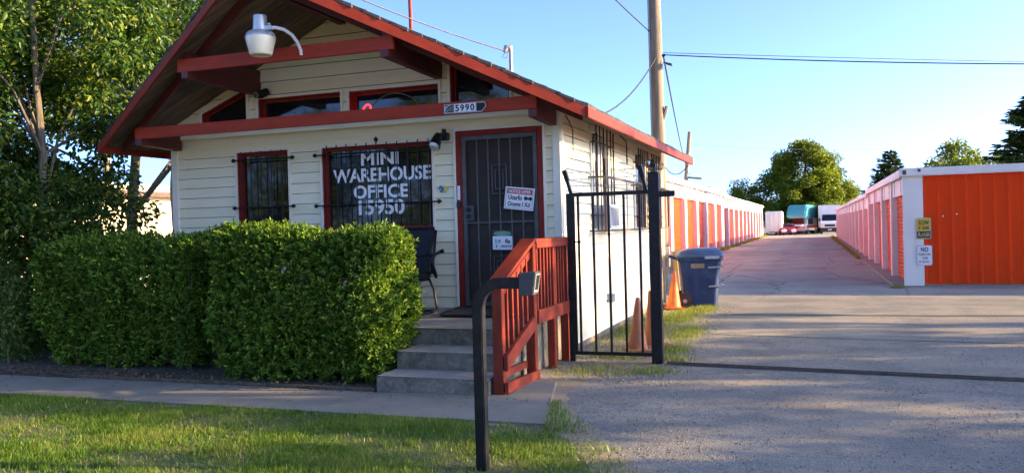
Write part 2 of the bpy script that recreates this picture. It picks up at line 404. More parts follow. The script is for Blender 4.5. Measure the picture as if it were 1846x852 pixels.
def make_tree(name, label, loc, height, crown_r, crown_lo, n_clump, clump_r, n_leaf, leaf, m, seed, group=None,
              cat='tree', trunk_r=.14, lean=(0, 0), shape='round', clear=None, rej=None, squash=.7, ry=None, rich=True, top=.5, limb=16):
    rng = np.random.default_rng(seed); rr = random.Random(seed)
    t = thing(name, label, cat, loc, group)
    ry = ry or crown_r
    cz = (height+crown_lo)/2; hz = (height-crown_lo)/2
    C = []
    while len(C) < n_clump:
        p = rng.uniform(-1, 1, 3)
        z = p[2]
        if shape == 'round':
            lim = math.sqrt(max(0, 1-abs(z)**2.2))
        elif shape == 'egg':
            u = (z+1)/2; lim = min(1, 2.6*u+.3)*(1-u)**top*1.25
        else:
            u = (z+1)/2; lim = (1-u)**.9*1.05+.04
        rad = math.hypot(p[0], p[1])
        if rad > lim or rad < lim*.35*rng.random(): continue
        if rej and rej(loc[0]+p[0]*crown_r, loc[1]+p[1]*ry, cz+z*hz): continue
        if clear:
            al = p[0]*crown_r*clear[0]+p[1]*ry*clear[1]; pe = p[0]*crown_r*clear[1]-p[1]*ry*clear[0]
            if al > -.15 and abs(pe) < clear[2] and cz+z*hz > clear[3]: continue
        C.append((p[0]*crown_r, p[1]*ry, cz+z*hz))
    C = np.array(C)
    C[:, 0] += lean[0]*C[:, 2]/height; C[:, 1] += lean[1]*C[:, 2]/height
    rad = clump_r*rng.uniform(.55, 1.35, n_clump)
    mb = MB()
    hh = height*.93
    pts = []
    for i in range(9):
        u = i/8
        pts.append((lean[0]*u*hh/height+rr.uniform(-.5, .5)*trunk_r*(1 if i else 0), lean[1]*u*hh/height+rr.uniform(-.5, .5)*trunk_r*(1 if i else 0), hh*u-.05))
    mb.tube(pts, [trunk_r*(1.25 if i == 0 else 1)*(1-.88*i/8) for i in range(9)], 9)
    idx = rng.permutation(n_clump)[:limb]
    for k in idx:
        e = Vector(C[k]); u = max(.12, min(.9, (e.z-crown_r*.55*rr.uniform(.4, 1))/hh))
        a = pts[int(u*8)]; a = Vector(a)
        mid = (a+e)/2+Vector((rr.uniform(-.1, .1), rr.uniform(-.1, .1), .12*(e-a).length))
        r0 = trunk_r*(1-.85*u)*.55
        mb.tube([a, (a*.6+mid*.4), mid, (mid*.45+e*.55), e], [r0, r0*.8, r0*.6, r0*.42, r0*.16], 6)
    mb.build('trunk', M['bark'], t, smooth=True, local=True)
    P, D, Nn = clump_leaves(rng, C, rad, n_leaf, squash)
    Ls = leaf*rng.uniform(.6, 1.25, n_leaf)
    V, F = leaf_arrays(P, D, Nn, Ls, Ls*rng.uniform(.42, .58, n_leaf), rich=rich)
    np_mesh('crown', V, F, m, t)
    return t

def grass_mesh(name, XY, h, w, m, rng, z=0., lean=.5):
    n = len(XY)
    P = np.column_stack([XY, np.full(n, z)])
    a = rng.uniform(0, 2*PI, n); S = np.column_stack([np.cos(a), np.sin(a), np.zeros(n)])
    b = rng.uniform(0, 2*PI, n); l = np.abs(rng.normal(0, lean, n))
    Q = np.column_stack([np.cos(b)*l, np.sin(b)*l, np.ones(n)]); Q = unit(Q)
    h = h*rng.uniform(.45, 1.2, n); w = w*rng.uniform(.7, 1.3, n)
    Q2 = Q.copy(); Q2[:, 2] -= .45*l; Q2 = unit(Q2)
    p1 = P+Q*(h*.55)[:, None]; p2 = p1+Q2*(h*.5)[:, None]
    V = np.stack([P-S*w[:, None]*.5, P+S*w[:, None]*.5, p1+S*w[:, None]*.38, p1-S*w[:, None]*.38, p2+S*w[:, None]*.08, p2-S*w[:, None]*.08], 1).reshape(-1, 3)
    i = np.arange(n)[:, None]*6
    F = np.concatenate([i+np.array([[0, 1, 2, 3]]), i+np.array([[3, 2, 4, 5]])], 0)
    return np_mesh(name, V, F, m)

def text_mb(mb, s, x0, x1, zb, zt, y, depth=.002, bold=.0, plane='y', flip=False):
    """flat lettering: fills the box x0..x1 by zb..zt, facing -Y at the given y (or +X at the given x)"""
    cu = bpy.data.curves.new('lettering', 'FONT'); cu.body = s; cu.size = 1.; cu.offset = bold; cu.resolution_u = 3
    o = bpy.data.objects.new('lettering', cu); link(o)
    dg = bpy.context.evaluated_depsgraph_get()
    me = bpy.data.meshes.new_from_object(o.evaluated_get(dg))
    vs = np.array([v.co[:] for v in me.vertices]); fs = [tuple(p.vertices) for p in me.polygons]
    bpy.data.objects.remove(o); bpy.data.curves.remove(cu); bpy.data.meshes.remove(me)
    lo = vs.min(0); hi = vs.max(0)
    out = []
    for v in vs:
        u = (v[0]-lo[0])/(hi[0]-lo[0]); w = (v[1]-lo[1])/(hi[1]-lo[1])
        out.append((x0+u*(x1-x0), y, zb+w*(zt-zb)))
    mb.add(out, fs)

def make_conifer(name, label, loc, height, r, lo, n_whorl, per, m, seed, trunk_r=.2, spray=.42):
    rng = np.random.default_rng(seed); rr = random.Random(seed)
    t = thing(name, label, 'tree', loc)
    mb = MB(); mb.tube([(0, 0, -.05), (.05, 0, height*.5), (0, 0, height)], [trunk_r, trunk_r*.55, .015], 8)
    P = []; D = []; Nn = []
    for w_ in range(n_whorl):
        u = w_/(n_whorl-1); z = lo+(height-lo)*u**.9; L_ = r*(1-u)**.8*rr.uniform(.7, 1.15)+.12
        for k in range(per):
            a = rr.uniform(0, 2*PI); l = L_*rr.uniform(.55, 1.1); dz = rr.uniform(-.12, .22)*l
            e = Vector((math.cos(a)*l, math.sin(a)*l, z+dz+.12*l)); s_ = Vector((0, 0, z))
            mb.tube([s_, (s_+e)/2-Vector((0, 0, .04*l)), e], [.03, .02, .005], 4)
            n = max(6, int(l*34))
            for i in range(n):
                v = rr.random()**.6; q = s_+(e-s_)*v; wd = .10+.28*l*(1-v)*.6
                side = rr.choice((-1, 1)); ba = a+side*rr.uniform(.4, 1.1)
                P.append((q.x+math.cos(a+PI/2)*side*rr.uniform(0, .06), q.y+math.sin(a+PI/2)*side*rr.uniform(0, .06), q.z+rr.uniform(-.05, .05)))
                D.append((math.cos(ba), math.sin(ba), rr.uniform(-.35, .35))); Nn.append((rr.uniform(-.5, .5), rr.uniform(-.5, .5), 1))
    mb.build('trunk', M['bark'], t, local=True)
    n = len(P); Ls = spray*rng.uniform(.5, 1.15, n)
    V, F = leaf_arrays(np.array(P), np.array(D), np.array(Nn), Ls, Ls*rng.uniform(.22, .4, n), rich=False)
    np_mesh('crown', V, F, m, t)
    return t
# ---------------------------------------------------------------- camera, sun and sky
cam = bpy.data.cameras.new('camera'); co = bpy.data.objects.new('camera', cam); link(co); scene.camera = co
RM = ((0.93989261, 0.02172473, -0.3407784), (0.34043283, 0.01811477, 0.94009433), (-0.02659642, 0.99959987, -0.00963013))
co.matrix_world = Matrix(((RM[0][0], RM[0][1], -RM[0][2], 0), (RM[1][0], RM[1][1], -RM[1][2], 0), (RM[2][0], RM[2][1], -RM[2][2], 1.6), (0, 0, 0, 1)))
cam.sensor_width = 36; cam.lens = 36*1505/1846; cam.clip_start = .05; cam.clip_end = 3000

SUN_AZ, SUN_EL = R(76.5), R(15.5)      # clockwise from +Y
sd = Vector((math.sin(SUN_AZ)*math.cos(SUN_EL), math.cos(SUN_AZ)*math.cos(SUN_EL), math.sin(SUN_EL)))
sl = bpy.data.lights.new('sun', 'SUN'); sl.energy = 2.5; sl.angle = R(.55); sl.color = (1., .79, .51)
so = bpy.data.objects.new('sun', sl); link(so); so.rotation_euler = sd.to_track_quat('Z', 'Y').to_euler(); so.location = sd*60
w = bpy.data.worlds.new('World'); scene.world = w; w.use_nodes = True
nt = w.node_tree; sky = nt.nodes.new('ShaderNodeTexSky'); sky.sky_type = 'NISHITA'; sky.sun_disc = False
sky.sun_elevation = R(22); sky.sun_rotation = SUN_AZ; sky.air_density = .36; sky.dust_density = 1.6; sky.ozone_density = 6.6; sky.altitude = 100
sky.sun_elevation = SUN_EL
nt.links.new(sky.outputs[0], nt.nodes['Background'].inputs[0]); nt.nodes['Background'].inputs[1].default_value = .15
scene.view_settings.view_transform = 'Standard'; scene.view_settings.look = 'None'; scene.view_settings.gamma = 1
scene.view_settings.use_curve_mapping = False; scene.view_settings.use_white_balance = True; scene.view_settings.white_balance_temperature = 8800; scene.view_settings.white_balance_tint = 13; scene.view_settings.exposure = 2.66
try:
    scene.cycles.max_bounces = 8; scene.cycles.diffuse_bounces = 4; scene.cycles.sample_clamp_indirect = 8
    scene.cycles.use_denoising = True
except Exception: pass

# ---------------------------------------------------------------- ground
def sheet(name, poly, z, m, kind='structure'):
    mb = MB(); mb.poly([(x, y, z) for x, y in poly])
    o = mb.build(name, m); o['kind'] = kind; return o
def ragged(pts, step=.25, amp=.06, seed=1):
    r = random.Random(seed); out = []
    n = len(pts)
    for i in range(n):
        a = Vector(pts[i]); b = Vector(pts[(i+1) % n]); L_ = (b-a).length
        if L_ > 15: out.append(tuple(a)); continue
        k = max(1, int(L_/step)); nn = Vector((-(b-a).y, (b-a).x)).normalized()
        for j in range(k):
            out.append(tuple(a+(b-a)*j/k+nn*r.uniform(-amp, amp)))
    return out
sheet('ground', [(-600, -600), (600, -600), (600, 600), (-600, 600)], -.004, M['dirt'])
sheet('driveway', [(-3.2, -5.6), (60, -5.6), (60, 21.9), (2.3, 21.9), (2.3, 120), (-5.2, 120), (-5.2, 18.2), (-3.2, 18.2)], -.001, M['asphalt'])
dirt = [(-40, -5.5), (-.8, -5.5), (-.8, 0), (-.85, 4.4), (-1.1, 5.4), (-1.45, 6.0), (-1.75, 6.5), (-2.1, 7.2), (-2.3, 7.9), (-2.2, 8.6), (-1.75, 9.3), (-1.45, 10.0), (-1.5, 11.5), (-1.65, 13.5), (-1.75, 15.6), (-2.0, 18.3), (-40, 18.3)]
sheet('dirt', ragged(dirt, .09, .05, 5), .003, M['dirt'])
sheet('lawn', ragged([(-40, -4), (-1.3, -4), (-1.2, 4.4), (-1.45, 5.4), (-1.75, 6.0), (-2.0, 6.3), (-2.15, 6.7), (-2.3, 6.9), (-2.3, 6.3), (-40, 6.3)], .2, .04, 3), .006, M['turf'])
sheet('street', [(-300, -16), (300, -16), (300, -5.5), (-300, -5.5)], .004, M['lanepale'])  # unseen street behind the camera, added to bounce sunlight onto the office front
# front walk, cast in slabs
mb = MB()
xs = [-40, -26, -20, -16.4, -13, -10.6, -8.35, -6.3, -4.15]
for a, b_ in zip(xs[:-1], xs[1:]): mb.box(a+.004, b_-.004, 6.37, 7.28, -.06, .022)
mb.prism([(-4.146, 6.37), (-2.07, 6.39), (-2.2, 6.9), (-2.53, 8.2), (-2.78, 8.22), (-2.78, 7.42), (-4.146, 7.28)], 'z', -.06, .022)
o = mb.build('walkway', M['walk'], bevel=.004); o['kind'] = 'structure'
sheet('planting_bed', [(-14, 7.28), (-4.14, 7.28), (-4.14, 8.31), (-8.9, 8.31), (-8.9, 9.7), (-14, 9.7)], .03, M['soil'])
mb = MB(); mb.box(-8.0, -4.16, 7.285, 7.315, 0, .055)
tag(mb.build('edging_board', M['soil']), 'low dark edging board between walkway and planting bed', 'edging')

# tar seams, pale strip
def seam(pts, wd, seed, z=.004):
    r = random.Random(seed); mb = MB(); L_ = []
    for (x0, y0), (x1, y1) in zip(pts[:-1], pts[1:]):
        n = max(2, int(math.hypot(x1-x0, y1-y0)/.25))
        for i in range(n): L_.append((x0+(x1-x0)*i/n, y0+(y1-y0)*i/n+r.uniform(-.012, .012)))
    L_.append(pts[-1])
    top = [(x, y+wd*r.uniform(.3, .7)) for x, y in L_]; bot = [(x, y-wd*r.uniform(.3, .7)) for x, y in L_]
    for i in range(len(L_)-1):
        mb.poly([(*bot[i], z), (*bot[i+1], z), (*top[i+1], z), (*top[i], z)])
    o = mb.build('tar_seam', M['tar']); o['kind'] = 'structure'; return o
seam([(-1.6, 14.95), (2, 15.05), (6, 15.5)], .14, 1)
seam([(-1.7, 12.3), (.3, 12.05), (3.5, 11.8)], .035, 2)
seam([(-3.4, 62), (-.6, 62.3)], .22, 3)
seam([(1.25, 21.6), (1.5, 27), (1.35, 33), (1.55, 44)], .03, 4)
seam([(.3, 24), (1.0, 24.6), (1.4, 25.5)], .03, 5)
rg = np.random.default_rng(11)

# ---------------------------------------------------------------- the office
HX, HY = -5.83, 9.8
house = thing('office_building', 'cream sided office cabin with red gable beams and a wide overhanging roof', 'building', (HX, HY, 0))
def zr(x): return 4.60-.48*abs(x+5.83)
def rakeY(x): return 9.0-.4*(3.48-abs(x+5.83))

def intervals(z, lim, ops):
    u0, u1 = lim(z); segs = [(u0, u1)]
    for op in ops:
        r_ = op(z)
        if r_ is None: continue
        a, b_ = r_; new = []
        for s0, s1 in segs:
            if b_ <= s0 or a >= s1: new.append((s0, s1)); continue
            if a > s0: new.append((s0, a))
            if b_ < s1: new.append((b_, s1))
        segs = new
    return [s for s in segs if s[1]-s[0] > .004]
def siding(mb, fixed, plane, lim, z0, z1, e, ops=(), zbr=(), lip=.020):
    z = z0; k = 0
    def P(u, o, z_):
        return (u, fixed-o, z_) if plane == 'y' else (fixed+o, u, z_)
    while z < z1-1e-6:
        ze = min(z+e, z1)
        gap = .005
        br = sorted(set([z+gap, ze]+[b_ for b_ in zbr if z+gap < b_ < ze]))
        for za, zb in zip(br[:-1], br[1:]):
            A = intervals(za+1e-4, lim, ops); B = intervals(zb-1e-4, lim, ops)
            if len(A) != len(B): A = B = intervals((za+zb)/2, lim, ops)
            sg_ = 1 if lip > 0 else -1; oa = lip*(1-(za-z)/e)+.001*sg_; ob = lip*(1-(zb-z)/e)+.001*sg_
            for (a0, a1), (b0, b1) in zip(A, B):
                mb.poly([P(a0, oa, za), P(a1, oa, za), P(b1, ob, zb), P(b0, ob, zb)])
                if za == br[0]: mb.poly([P(a0, oa-.006, za), P(a1, oa-.006, za), P(a1, oa, za), P(a0, oa, za)])
        z = ze
def rect(a, b_, z0, z1): return lambda z: (a, b_) if z0 < z < z1 else None

W1 = (-7.65, -6.79, 1.42, 2.77); W2 = (-6.26, -4.61, 1.62, 2.76); DR = (-4.285, -3.105, .2, 2.858)
mb = MB()
siding(mb, HY, 'y', lambda z: (-8.69, -2.98), .60, 2.86, .141, [rect(*W1), rect(*W2), rect(*DR)], [W1[2], W1[3], W2[2], W2[3], DR[3]])
# flared skirt under the gable
pr = [(HY-.004-.085*(1-math.cos(t*PI/2/6)), 2.845+.15*math.sin(t*PI/2/6)) for t in range(7)]
for (ya, za), (yb, zb) in zip(pr[:-1], pr[1:]): mb.poly([(-8.69, ya, za), (-2.98, ya, za), (-2.98, yb, zb), (-8.69, yb, zb)])
mb.build('front_wall', M['siding'], house)
GY = HY-.09
def c1(z):
    if not 3.06 < z < 3.65: return None
    a = -8.17 if z < 3.33 else -8.17+(z-3.33)/.41
    return (a, -7.38) if a < -7.38 else None
def c4(z):
    if not 3.06 < z < 3.72: return None
    b_ = -3.49 if z < 3.35 else -3.49-(z-3.35)/.46
    return (-4.30, b_) if b_ > -4.3 else None
mb = MB()
zb_ = [3.06+.02*i for i in range(35)]+[3.33, 3.35]
siding(mb, GY, 'y', lambda z: (-5.83-min(2.86, (4.55-z)/.48), -5.83+min(2.86, (4.55-z)/.48)), 2.985, 4.5, .178,
       [c1, rect(-7.20, -5.88, 3.06, 3.48), rect(-5.76, -4.45, 3.06, 3.47), c4], zb_)
mb.build('gable_wall', M['siding'], house)
# side and rear walls, dark inner box behind the openings
mb = MB()
SA = (11.2, 12.2, 1.5, 2.98); SB = (14.15, 15.15, 1.5, 2.9); SC_ = (15.4, 16.4, 1.5, 2.9)
siding(mb, -2.9, 'x', lambda z: (9.81, 16.9), .10, 3.08, .139, [rect(*SA), rect(*SB), rect(*SC_)], [1.5, 2.98, 2.9])
siding(mb, -8.77, 'x', lambda z: (9.81, 16.9), .10, 3.08, .139, lip=-.020)
siding(mb, 16.9, 'y', lambda z: (-5.83-min(2.93, (4.5-z)/.48), -5.83+min(2.93, (4.5-z)/.48)), .10, 4.45, .139, lip=-.020)
mb.build('side_wall', M['siding'], house)
mb = MB()
mb.box(-8.72, -2.975, 9.97, 16.85, .05, 2.97)
mb.prism([(-8.6, 2.975), (-3.06, 2.975), (-5.83, 4.40)], 'y', 9.86, 16.8)
mb.build('dark_interior', M['plasticblack'], house)
mb = MB()
mb.box(-8.745, -2.93, 9.83, 16.88, -.05, .098); mb.box(-8.745, -2.915, 9.805, 9.825, .0, .6)
mb.build('foundation', M['conface'], house)
for q in ((-2.985, -2.888, 9.765, 9.80, .58, 3.13), (-2.92, -2.878, 9.802, 9.90, .1, 3.06), (-8.79, -8.685, 9.765, 9.80, .58, 3.13), (-2.92, -2.88, 16.8, 16.91, .1, 3.06)):
    mb = MB(); mb.box(*q); mb.build('corner_board', M['trim'], house, bevel=.004)

# ---- roof: shingle courses with a ragged edge, plank deck, fascia, rafters
mb = MB()
for s in (-1, 1):
    t = -.03; j = 0
    while t < 3.47:
        te = min(t+.14, 3.48)
        r0 = rnd.uniform(-.012, .022)
        def pt(tt, y, dz): return (-5.83+s*(3.48-tt), y, 2.93+.48*tt+dz)
        def yk(tt): return 9.0-.4*tt-.03-r0
        a, b_ = t, te
        y = None
        n = 24
        ys0 = [yk(a)+(17.48-yk(a))*i/n for i in range(n+1)]; ys1 = [yk(b_)+(17.48-yk(b_))*i/n for i in range(n+1)]
        for i in range(n):
            e1 = rnd.uniform(.012, .026); g = .004
            A = [pt(a, ys0[i]+g, -.004), pt(a, ys0[i+1]-g, -.004), pt(b_+.03, ys1[i+1]-g, -.004), pt(b_+.03, ys1[i]+g, -.004)]
            B = [pt(a, ys0[i]+g, .020+e1), pt(a, ys0[i+1]-g, .020+e1), pt(b_+.03, ys1[i+1]-g, .026), pt(b_+.03, ys1[i]+g, .026)]
            mb.hexa(A, B)
        t = te
roof = mb.build('roof', M['shingle'], house)
mb = MB()
mb.tube([(-5.83, 7.55, 4.625), (-5.83, 17.48, 4.625)], .05, 6)
mb.build('ridge_cap', M['shingle'], roof)
mb = MB()
bw = .142
for s in (-1, 1):
    y = 7.6
    while y < 17.4:
        y1 = min(y+bw-.005, 17.42)
        def xs_(yy): return min(3.44, max(.0, 3.48-(9.0-yy)/.4)) if yy < 9.0 else 3.44
        def tlo(yy): return max(.02, (9.03-yy)/.4)      # distance from the eave where this board starts
        d0, d1 = 3.46-max(0, (9.05-y)/.4), 3.46-max(0, (9.05-y1)/.4)
        d0 = max(d0, .02); d1 = max(d1, .03)
        def q(d, yy, dz): return (-5.83+s*d, yy, zr(-5.83+s*d)+dz)
        b_ = [q(.0, y, -.05), q(d0, y, -.05), q(d1, y1, -.05), q(.0, y1, -.05)]
        t_ = [q(.0, y, -.012), q(d0, y, -.012), q(d1, y1, -.012), q(.0, y1, -.012)]
        mb.hexa(b_, t_)
        y += bw
mb.build('roof_deck', M['deck'], roof)
# fascia
for s in (-1, 1):
    mb = MB()
    e = (-5.83+s*3.48, 9.0, 2.93-.008); p = (-5.83, 7.608, 4.60-.008)
    mb.vboard(p, e, .118, (0, -.035, 0))
    mb.build('rake_fascia', M['redfascia'], house, bevel=.004)
    mb = MB()
    x = -5.83+s*3.48
    mb.vboard((x, 9.0-.034, 2.922), (x, 17.45, 2.922), .118, (s*.035, 0, 0))
    mb.build('eave_fascia', M['redfascia'], house, bevel=.004)
    mb = MB()
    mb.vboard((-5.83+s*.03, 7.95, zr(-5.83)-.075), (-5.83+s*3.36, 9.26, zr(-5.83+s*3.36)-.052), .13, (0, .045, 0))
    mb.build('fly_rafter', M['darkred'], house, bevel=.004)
    mb = MB()
    mb.vboard((-5.83, 17.41, 4.59), (-5.83+s*3.48, 17.41, 2.92), .118, (0, .035, 0))
    mb.build('rear_fascia', M['redfascia'], house)
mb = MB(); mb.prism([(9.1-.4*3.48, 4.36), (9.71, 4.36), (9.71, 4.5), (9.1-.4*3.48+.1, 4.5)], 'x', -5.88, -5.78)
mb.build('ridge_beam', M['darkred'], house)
# beams and the brackets that carry them
mb = MB(); mb.box(-8.663, -2.913, 8.95, 8.998, 2.944, 3.093); lowbeam = mb.build('porch_beam', M['red'], house, bevel=.005)
mb = MB(); mb.box(-7.315, -4.34, 8.275, 8.32, 3.618, 3.775); mb.build('porch_beam', M['red'], house, bevel=.005)
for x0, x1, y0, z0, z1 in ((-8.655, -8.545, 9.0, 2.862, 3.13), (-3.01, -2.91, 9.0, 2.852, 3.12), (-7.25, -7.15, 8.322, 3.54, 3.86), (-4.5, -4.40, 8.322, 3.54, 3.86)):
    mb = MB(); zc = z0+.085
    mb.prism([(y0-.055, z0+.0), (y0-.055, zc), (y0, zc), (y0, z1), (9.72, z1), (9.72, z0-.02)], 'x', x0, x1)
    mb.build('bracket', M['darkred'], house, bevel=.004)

# ---- windows
def finial(mb, p, d, r=.018):
    p = Vector(p); d = Vector(d)
    mb.tube([p, p+d*.02, p+d*.035, p+d*.055, p+d*.085], [r*.5, r*.5, r*1.35, r*1.2, .002], 8)
def front_window(x0, x1, z0, z1, y, tr=.03, fr=.02, rec=.085):
    mb = MB()
    def ring(a, b_, c, d, w_, y0, y1):
        mb.box(a, b_, y0, y1, d-w_, d); mb.box(a, b_, y0, y1, c, c+w_)
        mb.box(a, a+w_, y0, y1, c+w_, d-w_); mb.box(b_-w_, b_, y0, y1, c+w_, d-w_)
    ring(x0, x1, z0, z1, .022, y-.012, y+rec+.03); ring(x0+.0, x1-.0, z0, z1, .055, y+rec-.03, y+rec+.02)
    win = mb.build('window', M['redpaintdark'], house, bevel=.003)
    mb = MB()
    def tring(): pass
    mb.box(x0-tr*.4, x1+tr*.4, y-.034, y-.0, z1-.006, z1+tr); mb.box(x0-tr*.4, x1+tr*.4, y-.034, y, z0-tr, z0+.006)
    mb.box(x0-tr, x0+.006, y-.033, y, z0-tr, z1+tr*.95); mb.box(x1-.006, x1+tr, y-.033, y, z0-tr, z1+tr*.95)
    mb.build('frame', M['trim'], win, bevel=.003)
    mb = MB(); mb.box(x0+fr, x1-fr, y+rec+.0, y+rec+.01, z0+fr, z1-fr)
    mb.build('pane', M['glass'], win)
    return win
M['redpaintdark'] = pm('window_red', (.28,.024,.014), (.2,.017,.011), 6, .55, spec=.22)
def bars(win, xs, z0, z1, y, rails, xl, xr, tall=None, scroll=None):
    mb = MB()
    for x in xs:
        top = z1
        mb.tube([(x, y, z0), (x, y, top)], .0075, 6)
        if tall is not None and abs(x-tall) < .03: finial(mb, (x, y, top-.01), (0, 0, 1), .024)
    for z in rails:
        mb.tube([(xl, y-.012, z), (xr, y-.012, z)], .010, 6)
        finial(mb, (xl+.01, y-.012, z), (-1, 0, 0), .022); finial(mb, (xr-.01, y-.012, z), (1, 0, 0), .022)
        for x in (xl+.05, xr-.05): mb.tube([(x, y, z), (x, HY, z)], .008, 6)
    if scroll:
        cx, cz, w_, h_ = scroll
        for k in (1., .5):
            a, b_ = cx-w_*k/2, cx+w_*k/2; c, d = cz-h_*(.5 if k == 1 else .3), cz+h_*(.5 if k == 1 else .3)
            mb.tube([(a, y-.006, c), (a, y-.006, d), (b_, y-.006, d), (b_, y-.006, c), (a, y-.006, c)], .006, 5)
    return mb.build('security_bars', M['iron'], win)
win1 = front_window(*W1[:2], W1[2], W1[3], HY)
bars(win1, [-7.52+.168*i for i in range(5)], 1.45, 2.765, HY-.1, (2.648, 1.985), -7.60, -6.70, scroll=(-7.15, 2.30, .19, .42))
win2 = front_window(*W2[:2], W2[2], W2[3], HY)
bars(win2, [-6.13+.1505*i for i in range(11)], 1.6, 2.775, HY-.1, (2.648, 1.97), -6.27, -4.52, tall=-5.38)
ty = HY+.078; kk = ty/HY; zz = lambda z: 1.6+(z-1.6)*kk
for s, a, b_, c, d in (('MINI', -5.665, -5.105, 2.487, 2.645), ('WAREHOUSE', -6.10, -4.645, 2.268, 2.452), ('OFFICE', -5.79, -4.975, 2.047, 2.226), ('15950', -5.72, -5.035, 1.825, 2.03)):
    mb = MB(); text_mb(mb, s, a*kk, b_*kk, zz(c), zz(d), ty, bold=.028)
    mb.build('lettering', M['letter'], win2)
mb = MB(); text_mb(mb, 'OO OO', -5.03, -4.86, 1.70, 1.78, ty, bold=.0)
mb.build('hours_notice', M['darkred'], win2)
front_window(-7.20, -5.88, 3.06, 3.48, GY, rec=.10)
win3 = front_window(-5.76, -4.45, 3.06, 3.47, GY, rec=.10)
mb = MB()
ns = arc((-5.55, GY-.0, 3.22), .001, 0, .1, 1)
pts = [(-5.62, GY+.09, 3.08), (-5.615, GY+.09, 3.18), (-5.60, GY+.09, 3.25), (-5.565, GY+.09, 3.285), (-5.53, GY+.09, 3.29), (-5.50, GY+.09, 3.27), (-5.49, GY+.09, 3.22), (-5.50, GY+.09, 3.16), (-5.535, GY+.09, 3.10)]
mb.tube(pts, .012, 8)
mb.build('neon_loop', M['neon'], win3, smooth=True)
mb = MB(); mb.tube(arc((-5.15, GY+.095, 2.95), .46, R(25), R(150), 16), .006, 6)
mb.build('sign_cable', M['wirepale'], win3)
def poly_window(poly):
    mb = MB(); n = len(poly)
    c = Vector((sum(p[0] for p in poly)/n, 0, sum(p[1] for p in poly)/n))
    def ins(d):      # inset a convex polygon given counter-clockwise in x,z
        out = []
        for i in range(n):
            p0, p1, p2 = (Vector((poly[k % n][0], poly[k % n][1])) for k in (i-1, i, i+1))
            d1 = (p1-p0).normalized(); d2 = (p2-p1).normalized()
            n1 = Vector((-d1.y, d1.x)); n2 = Vector((-d2.y, d2.x)); k = (n1+n2)
            k = k/(k.length_squared)*2
            out.append(p1+k*d)
        return out
    def ring(a, b_, y0, y1, mb):
        for i in range(n):
            j = (i+1) % n
            mb.hexa([(a[i].x, y0, a[i].y), (a[j].x, y0, a[j].y), (b_[j].x, y0, b_[j].y), (b_[i].x, y0, b_[i].y)],
                    [(a[i].x, y1, a[i].y), (a[j].x, y1, a[j].y), (b_[j].x, y1, b_[j].y), (b_[i].x, y1, b_[i].y)])
    ring(ins(.004), ins(.026), GY-.012, GY+.12, mb); ring(ins(.0), ins(.05), GY+.07, GY+.115, mb)
    win = mb.build('window', M['redpaintdark'], house)
    mb = MB(); ring(ins(-.028), ins(.008), GY-.034, GY-.002, mb); mb.build('frame', M['trim'], win)
    mb = MB(); q = ins(.04); mb.prism([(p.x, p.y) for p in q], 'y', GY+.10, GY+.11); mb.build('pane', M['glass'], win)
poly_window([(-8.17, 3.06), (-7.38, 3.06), (-7.38, 3.65), (-8.17, 3.335)])
poly_window([(-4.30, 3.06), (-3.49, 3.06), (-3.49, 3.34), (-4.30, 3.72)])

# ---- door
PZ = .60
mb = MB()
mb.box(-4.28, -4.195, HY-.03, HY+.09, PZ-.01, 2.85); mb.box(-3.185, -3.11, HY-.03, HY+.09, PZ-.01, 2.85); mb.box(-4.195, -3.185, HY-.03, HY+.09, 2.785, 2.85)
door = mb.build('door', M['redpaintdark'], house, bevel=.004)
mb = MB(); mb.box(-4.31, -4.276, HY-.036, HY-.001, PZ, 2.885); mb.box(-3.113, -3.08, HY-.036, HY-.001, PZ, 2.885); mb.box(-4.276, -3.113, HY-.035, HY-.001, 2.853, 2.884)
mb.build('frame', M['trim'], door, bevel=.003)
mb = MB(); mb.box(-4.17, -3.21, HY+.03, HY+.05, PZ+.02, 2.77); mb.build('door_panel', M['mesh'], door)
mb = MB()
sx0, sx1, sy = -4.19, -3.19, HY-.035
mb.box(sx0, sx0+.05, sy, sy+.03, PZ+.03, 2.78); mb.box(sx1-.05, sx1, sy, sy+.03, PZ+.03, 2.78)
mb.box(sx0+.05, sx1-.05, sy, sy+.03, 2.725, 2.78); mb.box(sx0+.05, sx1-.05, sy, sy+.03, PZ+.03, PZ+.09)
mb.box(sx0+.05, sx1-.05, sy+.002, sy+.024, 1.672, 1.695)
mb.build('security_frame', M['doorframe'], door, bevel=.003)
mb = MB()
for i in range(1, 6):
    x = sx0+.05+(sx1-sx0-.1)*i/6
    mb.tube([(x, sy+.012, PZ+.08), (x, sy+.012, 2.73)], .0095, 6)
for cz in (2.22, 1.08):
    for w_, h_ in ((.19, .36), (.105, .24)):
        a, b_, c, d = -3.69-w_/2, -3.69+w_/2, cz-h_/2, cz+h_/2
        mb.tube([(a, sy-.002, c), (a, sy-.002, d), (b_, sy-.002, d), (b_, sy-.002, c), (a, sy-.002, c)], .008, 5)
mb.build('security_bars', M['doorframe'], door)
mb = MB(); mb.box(-4.165, -4.045, sy-.02, sy+.03, 1.71, 1.90)
mb.lathe([(.026, 0), (.026, .012)], n=12); 
mb.v = mb.v[:8]; mb.f = mb.f[:6]
lk = mb.build('lock_box', M['doorframe'], door, bevel=.006)
mb = MB()
for z in (1.85, 1.765): mb.tube([(-4.105, sy-.018, z), (-4.105, sy-.04, z)], .03, 14)
mb.build('handle', M['iron'], door)
mb = MB(); mb.box(-4.262, -4.225, HY-.045, HY-.028, 1.98, 2.16); mb.build('door_chime', M['signwhite'], door, bevel=.004)
mb = MB(); mb.box(-4.27, -4.215, HY-.06, HY-.028, 1.88, 1.955); mb.build('bell_button', M['plasticblack'], door, bevel=.005)

